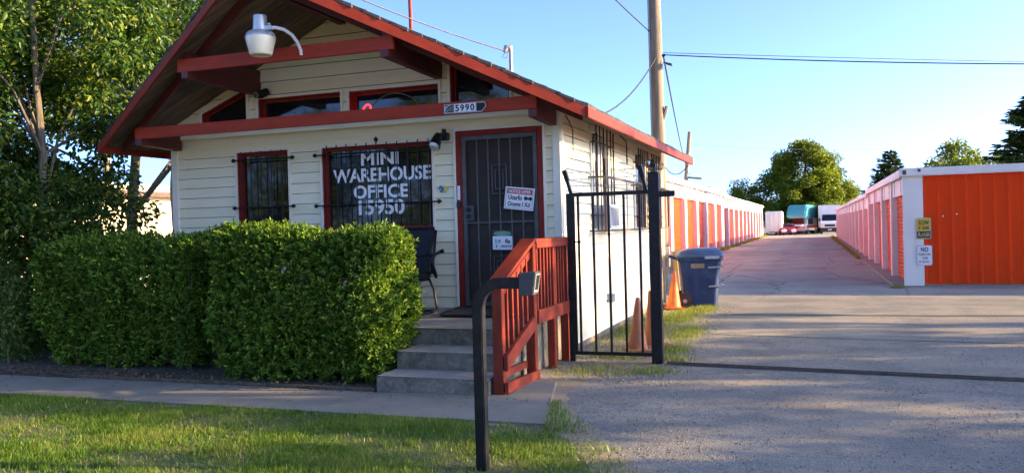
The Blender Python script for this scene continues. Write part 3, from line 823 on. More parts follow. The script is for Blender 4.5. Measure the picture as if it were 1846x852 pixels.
# ---- barred windows, cage and pipes on the driveway side
def side_window(y0, y1, z0, z1, nb, blind=True):
    X = -2.9; mb = MB()
    for a, b_, c, d in ((y0, y1, z1-.06, z1), (y0, y1, z0, z0+.06), (y0, y0+.06, z0+.06, z1-.06), (y1-.06, y1, z0+.06, z1-.06)): mb.box(X-.06, X+.03, a, b_, c, d)
    win = mb.build('window', M['trim'], house, bevel=.003)
    mb = MB(); mb.box(X-.045, X-.035, y0+.055, y1-.055, z0+.055, z1-.055); mb.build('pane', M['glass'], win)
    if blind:
        mb = MB(); n = 6
        for i in range(n):
            a = y0+.08+(y1-y0-.16)*i/n; mb.box(X-.034, X-.028, a, a+(y1-y0-.16)/n*.62, z0+.08, z1-.08)
        mb.build('blind', M['blind'], win)
    mb = MB()
    for i in range(nb):
        y = y0+.07+(y1-y0-.14)*i/(nb-1); mb.tube([(X+.09, y, z0+.03), (X+.09, y, z1+.02)], .010, 6)
    for z in (z1-.22, z0+.25):
        mb.tube([(X+.10, y0-.06, z), (X+.10, y1+.08, z)], .011, 6)
        for y in (y0, y1+.02): mb.tube([(X, y, z), (X+.1, y, z)], .009, 6)
    mb.tube([(X+.08, y0-.1, z1-.28), (X+.1, y0-.1, z1-.14), (X+.13, y0-.08, z1-.11), (X+.13, y0-.04, z1-.13)], .010, 6)
    yc = (y0+y1)/2
    mb.box(X+.085, X+.115, yc-.05, yc+.05, z1-.85, z1-.42)
    mb.build('security_bars', M['iron'], win)
side_window(*SA, 5); side_window(*SB, 6, False); side_window(*SC_, 6, False)
mb = MB(); X = -2.66
for z in (2.27, 1.535): mb.box(X-.016, X+.016, 11.08, 16.3, z-.016, z+.016)
for y in (11.1, 13.9, 16.28): mb.box(X-.015, X+.015, y-.015, y+.015, 1.55, 2.255)
for y in (11.1, 13.9, 16.28):
    for z in (2.27, 1.535): mb.box(-2.9, X-.016, y-.012, y+.012, z-.012, z+.012)
for i in range(8): mb.tube([(X, 12.5+i*.5, 1.55), (X, 12.5+i*.5, 2.26)], .007, 5)
mb.build('security_cage', M['rust'], house)
mb = MB()
mb.tube([(-2.865, 12.55, 3.0), (-2.865, 12.55, 1.6)], .012, 6)
mb.build('conduit', M['iron'], house)
mb = MB(); mb.tube([(-2.86, 13.05, 3.02), (-2.80, 13.2, 2.94), (-2.86, 13.5, 2.86), (-2.86, 13.5, 2.6)], .011, 6)
mb.build('cable', M['iron'], house)
mb = MB(); mb.tube([(-2.87, 9.98, 2.98), (-2.84, 10.05, 2.90), (-2.85, 10.22, 2.82), (-2.86, 10.25, 2.55)], .008, 6)
mb.build('cable', M['iron'], house)
mb = MB(); mb.box(-2.9, -2.80, 12.0, 12.14, .48, .60); mb.build('outlet_box', M['galv'], house, bevel=.006)
for y in (16.6,):
    mb = MB(); mb.tube([(-2.83, y, .05), (-2.83, y, 2.6), (-2.80, y, 2.8)], .03, 8); mb.build('drain_pipe', M['trim'], house, smooth=True)
mb = MB(); mb.box(-2.98, -2.74, 16.72, 16.88, .75, 1.15); mb.build('meter_box', M['galv'], house, bevel=.01)
# ---------------------------------------------------------------- porch and steps
porch = thing('concrete_steps', 'stained grey concrete porch and two steps leading up to the barred door', 'steps', (-3.5, 8.3, 0))
mb = MB(); mb.hexa([(-8.8, 8.31, -.05), (-2.94, 8.31, -.05), (-2.94, 9.80, -.05), (-8.8, 9.80, -.05)], [(-8.8, 8.31, .525), (-2.94, 8.31, .525), (-2.94, 9.80, .602), (-8.8, 9.80, .602)])
mb.build('porch_slab', M['conface'], porch, bevel=.012)
mb = MB(); mb.hexa([(-8.8, 8.30, .527), (-2.935, 8.30, .527), (-2.935, 9.79, .604), (-8.8, 9.79, .604)], [(-8.8, 8.30, .531), (-2.935, 8.30, .531), (-2.935, 9.79, .608), (-8.8, 9.79, .608)])
mb.build('porch_top', M['concrete'], porch)
for y0, y1, z1 in ((7.77, 8.305, .35), (7.33, 7.765, .172)):
    mb = MB(); mb.box(-4.14, -2.94, y0, y1+.0, -.05, z1-.004); st = mb.build('step', M['conface'], porch, bevel=.014)
    mb = MB(); mb.box(-4.13, -2.945, y0+.008, y1-.004, z1-.003, z1+.001); mb.build('tread', M['concrete'], st)

# ---------------------------------------------------------------- handrail
rail = thing('handrail', 'red painted wooden stair railing with balusters beside the concrete steps', 'railing', (-2.8, 8.5, 0))
def post(x, y, z0, z1, w_=.09, d=.09):
    mb = MB(); mb.box(x-w_/2, x+w_/2, y-d/2, y+d/2, z0, z1); mb.build('post', M['railwood'], rail, bevel=.005)
post(-2.86, 7.45, 0, 1.05, .10, .09); post(-2.83, 8.34, 0, 1.44, .10, .10); post(-2.83, 9.06, -.02, 1.44, .085, .085); post(-2.84, 9.62, -.02, 1.44, .085, .085)
mb = MB()
mb.hexa([(-2.93, 7.34, 1.055), (-2.77, 7.34, 1.055), (-2.77, 8.36, 1.452), (-2.93, 8.36, 1.452)], [(-2.93, 7.34, 1.093), (-2.77, 7.34, 1.093), (-2.77, 8.36, 1.49), (-2.93, 8.36, 1.49)])
mb.build('handrail_cap', M['railwood'], rail, bevel=.004)
mb = MB(); mb.box(-2.935, -2.765, 8.365, 9.68, 1.445, 1.482); mb.build('handrail_cap', M['railwood'], rail, bevel=.004)
def rboard(p, q, depth, x0=-2.80, x1=-2.762):
    mb = MB(); mb.hexa([(x0, p[0], p[1]-depth), (x1, p[0], p[1]-depth), (x1, q[0], q[1]-depth), (x0, q[0], q[1]-depth)], [(x0, p[0], p[1]), (x1, p[0], p[1]), (x1, q[0], q[1]), (x0, q[0], q[1])])
    mb.build('rail_board', M['railwood'], rail, bevel=.004)
rboard((7.50, 1.052), (8.29, 1.365), .085, -2.85, -2.812)
rboard((7.405, .395), (8.288, .69), .15)
rboard((7.405, .138), (8.39, .100), .10)
rboard((7.50, .225), (8.288, .205), .07, -2.90, -2.862)
rboard((8.392, .728), (9.66, .728), .145); rboard((8.392, 1.444), (9.66, 1.444), .06, -2.79, -2.765)
for i in range(5):
    y = 7.56+i*.148; mb = MB(); zt = 1.06+(y-7.5)*.40; zb = .41+(y-7.405)*.334-.05
    mb.box(-2.838, -2.802, y-.018, y+.018, zb, zt-.03); mb.build('baluster', M['railwood'], rail, bevel=.003)
for y in (8.50, 8.62, 8.74, 8.86, 8.97, 9.17, 9.28, 9.38, 9.48):
    mb = MB(); mb.box(-2.838, -2.802, y-.018, y+.018, .60, 1.444); mb.build('baluster', M['railwood'], rail, bevel=.003)

# ---------------------------------------------------------------- things fixed on the front of the office
lamp = thing('yard_light', 'grey and cream barn light on a curved white arm above the upper red beam', 'lamp', (-5.88, 8.0, 3.64))
c = (-5.88, 8.0, 3.64)
mb = MB(); mb.lathe([(.0, .455), (.068, .455), (.076, .448), (.08, .30), (.086, .298), (.086, .285), (.10, .28), (.145, .245), (.170, .215), (.172, .205), (.16, .20)], c, 28, cap=False)
for k in range(28):
    a = 2*PI*k/28; p = Vector((c[0]+math.cos(a)*.125, c[1]+math.sin(a)*.125, c[2]+.266)); q = Vector((c[0]+math.cos(a)*.160, c[1]+math.sin(a)*.160, c[2]+.232)); mb.tube([p, q], .006, 4)
mb.build('lamp_housing', M['alu'], lamp, smooth=True)
mb = MB(); mb.lathe([(.168, .204), (.170, .19), (.150, .11), (.128, .02), (.120, .004), (.112, .0), (.108, .01), (.14, .16)], c, 28, cap=False); mb.build('lamp_shade', M['lens'], lamp, smooth=True)
mb = MB(); mb.lathe([(.03, .05), (.042, .10), (.03, .18)], c, 12); mb.build('bulb', M['signwhite'], lamp, smooth=True)
mb = MB(); mb.box(c[0]+.06, c[0]+.16, 8.0-.03, 8.0+.03, 3.915, 3.965); mb.tube([(c[0]+.12, 8.0, 3.975), (c[0]+.12, 8.0, 3.995)], .02, 8); mb.build('clamp', M['alu'], lamp, bevel=.006)
mb = MB(); mb.tube([(-5.76, 8.0, 3.94), (-5.70, 8.03, 3.945), (-5.62, 8.08, 3.925), (-5.555, 8.14, 3.87), (-5.53, 8.2, 3.80), (-5.525, 8.26, 3.72), (-5.525, 8.27, 3.66)], .02, 10); mb.build('arm', M['white'], lamp, smooth=True)

cm = thing('security_camera', 'small black dome camera where the left upper bracket meets the wall', 'camera', (-6.86, 9.45, 3.48))
mb = MB(); c0 = Vector((-7.08, 9.60, 3.515))
mb.tube([c0+Vector((.07, .06, .05)), c0+Vector((.02, -.02, .0)), c0+Vector((.0, -.10, -.02))], [.05, .055, .045], 12); mb.build('camera_body', M['plasticblack'], cm, smooth=True)
mb = MB(); mb.tube([c0+Vector((0, -.101, -.02)), c0+Vector((0, -.112, -.023))], .034, 14); mb.build('lens', M['glass'], cm)
mb = MB(); mb.lathe([(.034, 0), (.044, 0), (.044, .01), (.034, .01)], n=18, cap=False); mb.rot(Matrix.Translation(c0+Vector((0, -.106, -.022))) @ Matrix.Rotation(PI/2, 4, 'X')); mb.build('lens_ring', M['galv'], cm, smooth=True)

fl = thing('floodlight', 'black wall floodlight between the lettered window and the door', 'lamp', (-4.40, 9.7, 2.7))
mb = MB(); mb.box(-4.47, -4.36, 9.70, 9.80, 2.74, 2.84); mb.tube([(-4.40, 9.72, 2.79), (-4.40, 9.63, 2.80), (-4.42, 9.57, 2.78)], .02, 8); mb.build('mount', M['plasticblack'], fl, bevel=.012)
mb = MB(); mb.tube([(-4.43, 9.60, 2.80), (-4.435, 9.57, 2.76), (-4.44, 9.53, 2.70), (-4.445, 9.50, 2.655)], [.045, .055, .07, .078], 14); mb.build('lamp_head', M['plasticblack'], fl, smooth=True)
mb = MB(); mb.tube([(-4.446, 9.495, 2.655), (-4.45, 9.475, 2.63)], [.07, .045], 14); mb.build('lens', M['alu'], fl, smooth=True)
mb = MB(); mb.tube([(-4.37, 9.63, 2.83), (-4.36, 9.62, 2.87)], .03, 10); mb.build('sensor', M['plasticblack'], fl, smooth=True)

pq = thing('address_plaque', 'pewter house number plaque with an arrow end on the lower red beam', 'sign', (-3.775, 8.945, 3.0))
mb = MB(); mb.prism([(-4.04, 2.955), (-3.565, 2.948), (-3.505, 3.01), (-3.52, 3.06), (-3.55, 3.068), (-4.04, 3.062)], 'y', 8.925, 8.949); mb.build('plate', M['galv'], pq, bevel=.003)
mb = MB(); mb.box(-3.905, -3.635, 8.918, 8.924, 2.962, 3.056); mb.build('number_panel', M['signwhite'], pq, bevel=.002)
mb = MB(); mb.prism([(-3.625, 2.962), (-3.57, 2.96), (-3.52, 3.012), (-3.53, 3.05), (-3.625, 3.055)], 'y', 8.919, 8.9245); mb.build('arrow_panel', M['iron'], pq)
mb = MB(); text_mb(mb, '5', -3.892, -3.843, 2.97, 3.048, 8.9165, bold=.03); text_mb(mb, '9', -3.829, -3.780, 2.97, 3.048, 8.9165, bold=.03)
text_mb(mb, '9', -3.766, -3.717, 2.97, 3.048, 8.9165, bold=.03); text_mb(mb, '0', -3.703, -3.652, 2.97, 3.048, 8.9165, bold=.03); mb.build('number', M['ink'], pq)
mb = MB()
mb.tube([(-4.02, 8.922, 2.975), (-4.0, 8.922, 3.01), (-3.97, 8.922, 3.035), (-3.92, 8.922, 3.05)], .005, 5)
mb.tube([(-4.025, 8.922, 3.045), (-3.99, 8.922, 3.045)], .005, 5)
for i in range(6): x = -3.985+.013*i; mb.tube([(x, 8.922, 2.972), (x, 8.922, 3.02+.005*i)], .003, 4)
mb.tube([(-4.01, 8.922, 2.972), (-3.915, 8.922, 2.972)], .004, 4)
mb.build('emblem', M['ink'], pq)

stk = thing('sticker', 'small blue and yellow sticker on the siding left of the door', 'sticker', (-4.46, 9.78, 2.12))
mb = MB(); mb.prism([(-4.53, 2.105), (-4.515, 2.175), (-4.50, 2.175), (-4.47, 2.15), (-4.46, 2.115), (-4.475, 2.095), (-4.52, 2.09), (-4.495, 2.12), (-4.50, 2.145)], 'y', 9.776, 9.779); mb.build('blue_swoosh', M['stickerblue'], stk)
mb = MB(); mb.prism([(-4.475, 2.175), (-4.41, 2.165), (-4.405, 2.10), (-4.455, 2.105), (-4.45, 2.13)], 'y', 9.7765, 9.7795); mb.build('yellow_block', M['stickeryellow'], stk)
mb = MB(); mb.box(-4.50, -4.42, 9.775, 9.7785, 2.083, 2.092); mb.build('lettering', M['stickerblue'], stk)

def sign_on_door(name, label, rotdeg, cx, cz, w_, h_, parts, y=9.735):
    t = thing(name, label, 'sign', (cx, y, cz))
    t.rotation_euler = (0, R(rotdeg), 0)
    mb = MB(); mb.box(-w_/2, w_/2, 0, .004, -h_/2, h_/2); mb.build('board', M['signwhite'], t, bevel=.001, local=True)
    for kind, nm, m, a in parts:
        mb = MB()
        if kind == 'box': mb.box(a[0], a[1], -.004, -.001, a[2], a[3])
        elif kind == 'ell':
            mb.prism([(a[0]+a[2]*math.cos(2*PI*k/28), a[1]+a[3]*math.sin(2*PI*k/28)) for k in range(28)], 'y', -.006, -.0045)
        elif kind == 'frame':
            x0, x1, z0, z1, t_ = a
            for q in ((x0, x1, z1-t_, z1), (x0, x1, z0, z0+t_), (x0, x0+t_, z0, z1), (x1-t_, x1, z0, z1)): mb.box(q[0], q[1], -.003, -.001, q[2], q[3])
        else: text_mb(mb, a[0], a[1], a[2], a[3], a[4], a[5] if len(a) > 5 else -.0062, bold=.02)
        mb.build(nm, m, t, local=True)
    return t
sign_on_door('warning_sign', 'white warning sign with a red header hanging tilted on the barred door', 7, -3.42, 1.965, .385, .275,
    [('frame', 'border', M['galv'], (-.178, .178, -.123, .123, .006)), ('box', 'red_header', M['signred'], (-.165, .165, .055, .118)),
     ('text', 'lettering', M['signwhite'], ('NOTICE UFFER', -.145, .145, .066, .106)),
     ('text', 'lettering', M['ink'], ('Ucarfo', -.145, .035, -.02, .042, -.004)), ('text', 'lettering', M['ink'], ('Ocemt I Xd', -.145, .145, -.098, -.04, -.004)),
     ('box', 'bone_mark', M['ink'], (.08, .15, -.002, .02)), ('ell', 'bone_mark', M['ink'], (.085, .009, .022, .024)), ('ell', 'bone_mark', M['ink'], (.147, .009, .022, .024))])
sign_on_door('office_notice', 'small white notice with a green oval low on the barred door', 1, -3.655, 1.455, .275, .245,
    [('box', 'black_header', M['ink'], (-.13, .13, .055, .115)), ('ell', 'green_oval', M['signgreen'], (0, .085, .122, .03)),
     ('text', 'lettering', M['ink'], ('D 19', -.095, -.025, -.035, .012, -.004)), ('text', 'lettering', M['ink'], ('fiia', .035, .105, -.035, .02, -.004)),
     ('text', 'lettering', M['ink'], ('1', -.085, -.075, -.09, -.055, -.004)), ('text', 'lettering', M['ink'], ('CONNECTION', -.02, .12, -.085, -.06, -.004)),
     ('frame', 'border', M['iron'], (-.138, .138, -.122, .122, .006))])
mt = thing('doormat', 'dark doormat with a thick black edge lying in front of the door', 'mat', (-3.7, 9.35, .585))
mb = MB(); mb.hexa([(-.52, -.33, -.002), (.5, -.33, -.002), (.5, .35, .03), (-.52, .35, .03)], [(-.52, -.33, .012), (.5, -.33, .012), (.5, .35, .044), (-.52, .35, .044)]); mb.build('mat', M['rubber'], mt, local=True, bevel=.004)
mb = MB(); mb.tube([(.5, -.33, .008), (-.44, -.33, .008), (-.53, -.22, .016), (-.52, .35, .042)], .016, 6); mb.build('edge', M['plasticblack'], mt, local=True)

# ---------------------------------------------------------------- office chair on the porch
ch = thing('office_chair', 'black leather cantilever chair on the porch behind the hedge', 'chair', (-4.68, 9.27, .585))
ch.rotation_euler = (0, 0, R(-3))
mb = MB(); mb.box(-.25, .25, -.42, .10, .40, .50); 
mb.build('seat', M['leather'], ch, bevel=.045, seg=3, smooth=True, local=True)
mb = MB(); mb.hexa([(-.24, .02, .44), (.24, .02, .44), (.24, .13, .44), (-.24, .13, .44)], [(-.235, .20, 1.06), (.235, .20, 1.06), (.235, .29, 1.06), (-.235, .29, 1.06)]); mb.build('backrest', M['leather'], ch, bevel=.04, seg=3, smooth=True, local=True)
mb = MB(); mb.hexa([(-.17, .075, .70), (.17, .075, .70), (.17, .10, .70), (-.17, .10, .70)], [(-.17, .155, .94), (.17, .155, .94), (.17, .18, .94), (-.17, .18, .94)]); mb.build('cushion', M['leather'], ch, bevel=.012, smooth=True, local=True)
for s in (-1, 1):
    mb = MB(); mb.tube([(s*.245, -.32, .42), (s*.245, -.40, .36), (s*.245, -.41, .06), (s*.245, -.36, .018), (s*.245, .10, .018), (s*.245, .16, .04), (s*.235, .1, .30), (s*.22, .02, .42)], .016, 8); mb.build('leg', M['iron'], ch, smooth=True, local=True)
    mb = MB(); mb.tube([(s*.25, .14, .44), (s*.285, .06, .48), (s*.285, -.02, .62), (s*.285, .05, .72), (s*.28, .20, .745), (s*.33, .20, .76)], [.022, .024, .024, .024, .022, .026], 8); mb.build('arm', M['plasticblack'], ch, smooth=True, local=True)
mb = MB(); mb.tube([(-.245, .15, .02), (.245, .15, .02)], .015, 8); mb.build('crossbar', M['iron'], ch, local=True)

# ---------------------------------------------------------------- air conditioner in the cage
ac = thing('air_conditioner', 'boxy white window air conditioner behind the rusty cage on the side wall', 'air conditioner', (-2.75, 11.95, 1.55))
mb = MB(); mb.box(-3.0, -2.70, 11.55, 12.15, 1.555, 1.90); mb.build('case', M['acwhite'], ac, bevel=.012)
mb = MB()
for i in range(7): y = 11.6+.075*i; mb.box(-2.70, -2.692, y, y+.04, 1.60, 1.86)
mb.build('grille', M['galv'], ac)
mb = MB()
for i in range(5): x = -2.95+.045*i; mb.box(x, x+.02, 11.544, 11.549, 1.60, 1.86)
mb.build('side_vent', M['galv'], ac)

# ---------------------------------------------------------------- hedges
M['youngleaf'] = leafmat('young_hedge_leaf', [(.07,.15,.018), (.11,.20,.024), (.19,.27,.04)], .35, .5, .22)
def hedge(label, x0, x1, y0, y1, z0, z1, n, seed, rr_=.16, bump=.05):
    rng = np.random.default_rng(seed)
    cx, cy = (x0+x1)/2, (y0+y1)/2
    t = thing('box_hedge', label, 'hedge', (cx, cy, 0), 'clipped hedges in front of the porch')
    hx, hy, hz, cz = (x1-x0)/2, (y1-y0)/2, (z1-z0)/2, (z1+z0)/2
    # sprigs: short leafy shoots rooted on the clipped surface of a rounded box
    K = 9; ns = n//K
    A = np.array([hy*hz, hx*hz, hx*hy*.9]); A = A/A.sum()
    ax = rng.choice(3, ns, p=A); sg = rng.choice([-1, 1], ns)
    q = rng.uniform(-1, 1, (ns, 3)); q[np.arange(ns), ax] = sg
    p = q*np.array([hx, hy, hz])
    inner = np.clip(p, -np.array([hx-rr_, hy-rr_, hz-rr_]), np.array([hx-rr_, hy-rr_, hz-rr_]))
    d = unit(p-inner+1e-9); p = inner+d*rr_
    lump = (np.sin(p[:, 0]*5.1+seed)+np.sin(p[:, 2]*6.3+p[:, 0]*2.7)+np.sin(p[:, 1]*7+p[:, 2]*4.1+seed*2)+.7*np.sin(p[:, 0]*13+p[:, 2]*9))*bump*.5
    depth = np.where(rng.random(ns) < .74, rng.exponential(.045, ns), rng.uniform(.05, .42, ns)); depth = np.minimum(depth, .42)
    p = p+d*(lump-depth-.035)[:, None]
    f = np.clip((p[:, 2]+hz)/(1.0*hz), 0, 1); k = .80+.20*f**.6
    p[:, 1] *= np.where(p[:, 1] < 0, k, 1); p[:, 0] *= (.93+.07*f)
    low = (p[:, 2] < -hz*.72) & (rng.random(ns) < .5); p[low, 2] -= rng.uniform(0, .24, low.sum())
    p[:, 2] += cz+.045*np.sin(p[:, 0]*1.6+seed)*f
    g = unit(d*.8+rng.normal(size=(ns, 3))*.55+np.array([0, 0, .55]))
    ln = rng.uniform(.05, .115, ns)*(1+.5*(rng.random(ns) < .06))
    t_ = (np.arange(K)+.3)/K
    P = (p[:, None, :]+g[:, None, :]*(ln[:, None]*t_[None, :])[:, :, None]).reshape(-1, 3)
    u = unit(np.cross(g, rng.normal(size=(ns, 3)))); v_ = np.cross(g, u)
    phi = (np.arange(K)*2.4)[None, :]+rng.uniform(0, 6.28, (ns, 1))
    rad = u[:, None, :]*np.cos(phi)[:, :, None]+v_[:, None, :]*np.sin(phi)[:, :, None]
    D = (rad*(1.1-.75*t_)[None, :, None]+g[:, None, :]*(.45+.6*t_)[None, :, None]).reshape(-1, 3)+rng.normal(size=(ns*K, 3))*.15
    Nn = (g[:, None, :]*.9-rad*.35).reshape(-1, 3)+rng.normal(size=(ns*K, 3))*.2+np.array([0, 0, .35])
    young = ((t_[None, :] > .62) & (rng.random((ns, 1)) < .30) & (depth[:, None] < .05)).reshape(-1)
    keep = P[:, 2] > .05
    P, D, Nn, young = P[keep], D[keep], Nn[keep], young[keep]; n = len(P)
    Ls = rng.uniform(.034, .062, n); V, F = leaf_arrays(P, D, Nn, Ls, Ls*rng.uniform(.42, .56, n), fold=.2)
    fo = np_mesh('foliage', V, F, M['hedgeleaf'], t); fo.data.materials.append(M['youngleaf'])
    fo.data.polygons.foreach_set('material_index', np.concatenate([young, young]).astype(np.int32))
    rr = random.Random(seed); mb = MB()
    for i in range(10):
        x = rr.uniform(-hx*.8, hx*.8); y = rr.uniform(-hy*.4, hy*.4)
        for k in range(3):
            mb.tube([(x, y, -.02), (x+rr.uniform(-.1, .1), y+rr.uniform(-.1, .1), .3), (x+rr.uniform(-.3, .3), y+rr.uniform(-.25, .25), z1*.75)], [.016, .012, .004], 5)
    mb.build('stem', M['twine'], t, local=True)
    return t
hedge('clipped green box hedge nearest the steps, the taller one with sunlit right end', -6.34, -4.12, 7.42, 8.36, .16, 1.63, 84000, 3, rr_=.24)
hedge('left clipped green box hedge beside the tree, slightly lower and ragged at the bottom', -9.25, -6.74, 7.76, 8.58, .18, 1.57, 95000, 8, rr_=.26, bump=.07)

# ---------------------------------------------------------------- gate
gate = thing('side_gate', 'black steel picket gate with barbed wire arms beside the office side wall', 'gate', (-2.2, 9.6, 0))
G = 9.6
mb = MB(); mb.box(-2.775, -2.71, G-.03, G+.03, -.02, 1.995); mb.build('gate_post', M['blacksteel'], gate, bevel=.004)
mb = MB(); mb.box(-1.79, -1.665, G-.06, G+.06, -.05, 2.195); gp = mb.build('gate_post', M['blacksteel'], gate, bevel=.006)
mb = MB(); mb.box(-1.795, -1.66, G-.065, G+.065, 2.195, 2.203); mb.tube([(-1.72, G, 2.2), (-1.72, G, 2.26)], .012, 6); mb.box(-1.76, -1.70, G-.03, G+.03, 2.255, 2.30); mb.build('post_cap', M['blacksteel'], gp)
mb = MB(); mb.box(-2.705, -1.795, G-.025, G+.025, 1.955, 2.0); mb.box(-2.705, -1.795, G-.025, G+.025, .082, .125); mb.box(-2.705, -2.68, G-.02, G+.02, .126, 1.954); mb.build('gate_frame', M['blacksteel'], gate, bevel=.003)
for x in (-2.636, -2.455, -2.268, -2.086, -1.902):
    mb = MB(); mb.box(x-.013, x+.013, G-.013, G+.013, .122, 1.957); mb.build('picket', M['blacksteel'], gate, bevel=.002)
for x0, z0, x1, z1 in ((-2.715, 1.985, -2.79, 2.275), (-1.815, 1.975, -1.885, 2.29)):
    mb = MB(); mb.bar((x0, G, z0), (x1, G-.02, z1), .035, .045, (0, 1, 0)); mb.bar((x0+(x1-x0)*.55, G-.004, z0+(z1-z0)*.55), (x1, G-.024, z1), .05, .055, (0, 1, 0)); mb.build('barb_arm', M['blacksteel'], gate, bevel=.004)
mb = MB()
for u in (.35, .62, .9):
    a = Vector((-2.715-.075*u, G-.02*u, 1.985+.29*u)); b_ = Vector((-1.815-.07*u, G-.02*u, 1.975+.315*u))
    pts = [a+(b_-a)*i/10+Vector((0, 0, -.012*math.sin(PI*i/10))) for i in range(11)]
    mb.tube(pts, .0032, 5)
    for i in range(1, 10): p = pts[i]; mb.tube([p+Vector((-.008, 0, -.018)), p+Vector((.008, .0, .018))], .002, 4); mb.tube([p+Vector((0, -.018, .006)), p+Vector((0, .018, -.006))], .002, 4)
mb.build('barbed_wire', M['galv'], gate)
mb = MB(); mb.box(-1.66, -1.49, G-.03, G+.03, 1.915, 1.985); mb.build('latch_tube', M['blacksteel'], gate, bevel=.004)
mb = MB(); mb.tube([(-2.64, G-.05, 1.42), (-2.60, G-.05, 1.42)], .018, 6); mb.tube([(-2.7, G-.03, 1.42), (-2.60, G-.04, 1.42)], .008, 6); mb.build('latch', M['blacksteel'], gate)
tr = MB()
tr.bar((-1.62, 9.57, .012), (7.5, 8.62, .012), .07, .016); tr.bar((-1.62, 9.57, .024), (7.5, 8.62, .024), .018, .02)
tag(tr.build('gate_track', M['rust']), 'rusty steel gate track running across the driveway', 'gate track')

# ---------------------------------------------------------------- keypad post
M['blackgrey'] = pm('grey_housing', (.05,.055,.062), (.036,.04,.045), 8, .45, fine=((.10,.10,.10), 30, .3))
kp = thing('keypad_post', 'black gooseneck keypad post standing in the front lawn', 'keypad post', (-2.1, 5.1, 0))
mb = MB()
def sq_path(mb, pts, w_):
    rings = []
    for i, p in enumerate(pts):
        p = Vector(p); a = Vector(pts[max(0, i-1)]); c_ = Vector(pts[min(len(pts)-1, i+1)]); t = (c_-a).normalized()
        r = Vector((0, 1, 0)); u = t.cross(r).normalized()
        rings.append([p+(r*sx+u*su)*w_/2 for sx, su in ((-1, -1), (1, -1), (1, 1), (-1, 1))])
    n = len(mb.v)
    for g in rings: mb.v += [tuple(q) for q in g]
    for i in range(len(rings)-1):
        for k in range(4):
            a = n+i*4+k; b_ = n+i*4+(k+1) % 4; mb.f.append((a, b_, b_+4, a+4))
    mb.f.append((n+3, n+2, n+1, n)); e = n+(len(rings)-1)*4; mb.f.append((e, e+1, e+2, e+3))
KX, KY, KZ = -2.105, 5.12, 1.245
pts = [(KX, KY, -.05), (KX, KY, .5), (KX, KY, KZ-.16)]+arc((KX+.16, KY, KZ-.16), .16, PI, PI/2, 8)[1:]+[(-1.80, KY, KZ)]
sq_path(mb, pts, .072)
mb.build('pipe', M['blacksteel'], kp, bevel=.006)
mb = MB()
mb.hexa([(-1.80, KY-.055, KZ-.085), (-1.705, KY-.055, KZ-.075), (-1.705, KY+.055, KZ-.075), (-1.80, KY+.055, KZ-.085)], [(-1.80, KY-.055, KZ+.065), (-1.685, KY-.055, KZ+.075), (-1.685, KY+.055, KZ+.075), (-1.80, KY+.055, KZ+.065)])
mb.build('keypad_housing', M['blackgrey'], kp, bevel=.004)
mb = MB(); mb.hexa([(-1.704, KY-.045, KZ-.06), (-1.70, KY-.045, KZ-.06), (-1.70, KY+.045, KZ-.06), (-1.704, KY+.045, KZ-.06)], [(-1.687, KY-.045, KZ+.06), (-1.682, KY-.045, KZ+.06), (-1.682, KY+.045, KZ+.06), (-1.687, KY+.045, KZ+.06)]); mb.build('keypad_face', M['galv'], kp)
mb = MB(); mb.hexa([(-1.6995, KY-.03, KZ-.045), (-1.697, KY-.03, KZ-.045), (-1.697, KY+.03, KZ-.045), (-1.6995, KY+.03, KZ-.045)], [(-1.6835, KY-.03, KZ+.05), (-1.680, KY-.03, KZ+.05), (-1.680, KY+.03, KZ+.05), (-1.6835, KY+.03, KZ+.05)]); mb.build('button_panel', M['plasticblack'], kp)

# ---------------------------------------------------------------- cones and bin
def cone(label, loc, h, rb, m, tilt=(0, 0), base=.17):
    t = thing('traffic_cone', label, 'traffic cone', loc, 'traffic cones along the side of the office')
    t.rotation_euler = (tilt[0], tilt[1], rnd.uniform(0, 1))
    mb = MB(); mb.lathe([(rb*1.12, .028), (rb, .04), (rb*.72, h*.35), (rb*.42, h*.72), (.028, h*.97), (.022, h), (.012, h)], n=22); mb.build('cone', m, t, smooth=True, local=True)
    mb = MB(); mb.box(-base, base, -base, base, 0, .03); mb.build('base', m, t, bevel=.012, local=True)
    return t
cone('dusty faded cone standing foremost behind the black pickets', (-2.15, 10.5, 0), .68, .13, M['conefaded'], (0, .03))
cone('faded orange cone squeezed between the front cone and the gate post', (-2.02, 10.95, 0), .74, .13, M['conefaded'], (0, -.06))
cone('bright orange cone beside the blue bin', (-2.52, 15.75, .02), .70, .135, M['cone'], (0, .05))
bn = thing('wheeled_bin', 'blue wheeled refuse bin with a closed lid at the corner of the lane', 'bin', (-2.12, 16.45, 0))
bn.scale = (1.15, 1.1, 1.09)
bn.rotation_euler = (0, 0, R(12))
def ringbox(mb, levels):
    n = len(mb.v)
    for (x0, x1, y0, y1, z) in levels:
        c_ = .05
        mb.v += [(x0+c_, y0, z), (x1-c_, y0, z), (x1, y0+c_, z), (x1, y1-c_, z), (x1-c_, y1, z), (x0+c_, y1, z), (x0, y1-c_, z), (x0, y0+c_, z)]
    for i in range(len(levels)-1):
        for k in range(8): a = n+i*8+k; b_ = n+i*8+(k+1) % 8; mb.f.append((a, b_, b_+8, a+8))
    mb.f.append(tuple(n+k for k in range(7, -1, -1))); e = n+(len(levels)-1)*8; mb.f.append(tuple(e+k for k in range(8)))
mb = MB(); ringbox(mb, [(-.27, .27, -.27, .27, .02), (-.30, .30, -.30, .30, .5), (-.335, .335, -.33, .33, .80), (-.34, .34, -.335, .335, .81), (-.37, .37, -.36, .36, .815), (-.37, .37, -.36, .36, .87)])
bd = mb.build('body', M['bluebin'], bn, bevel=.01, local=True)
mb = MB()
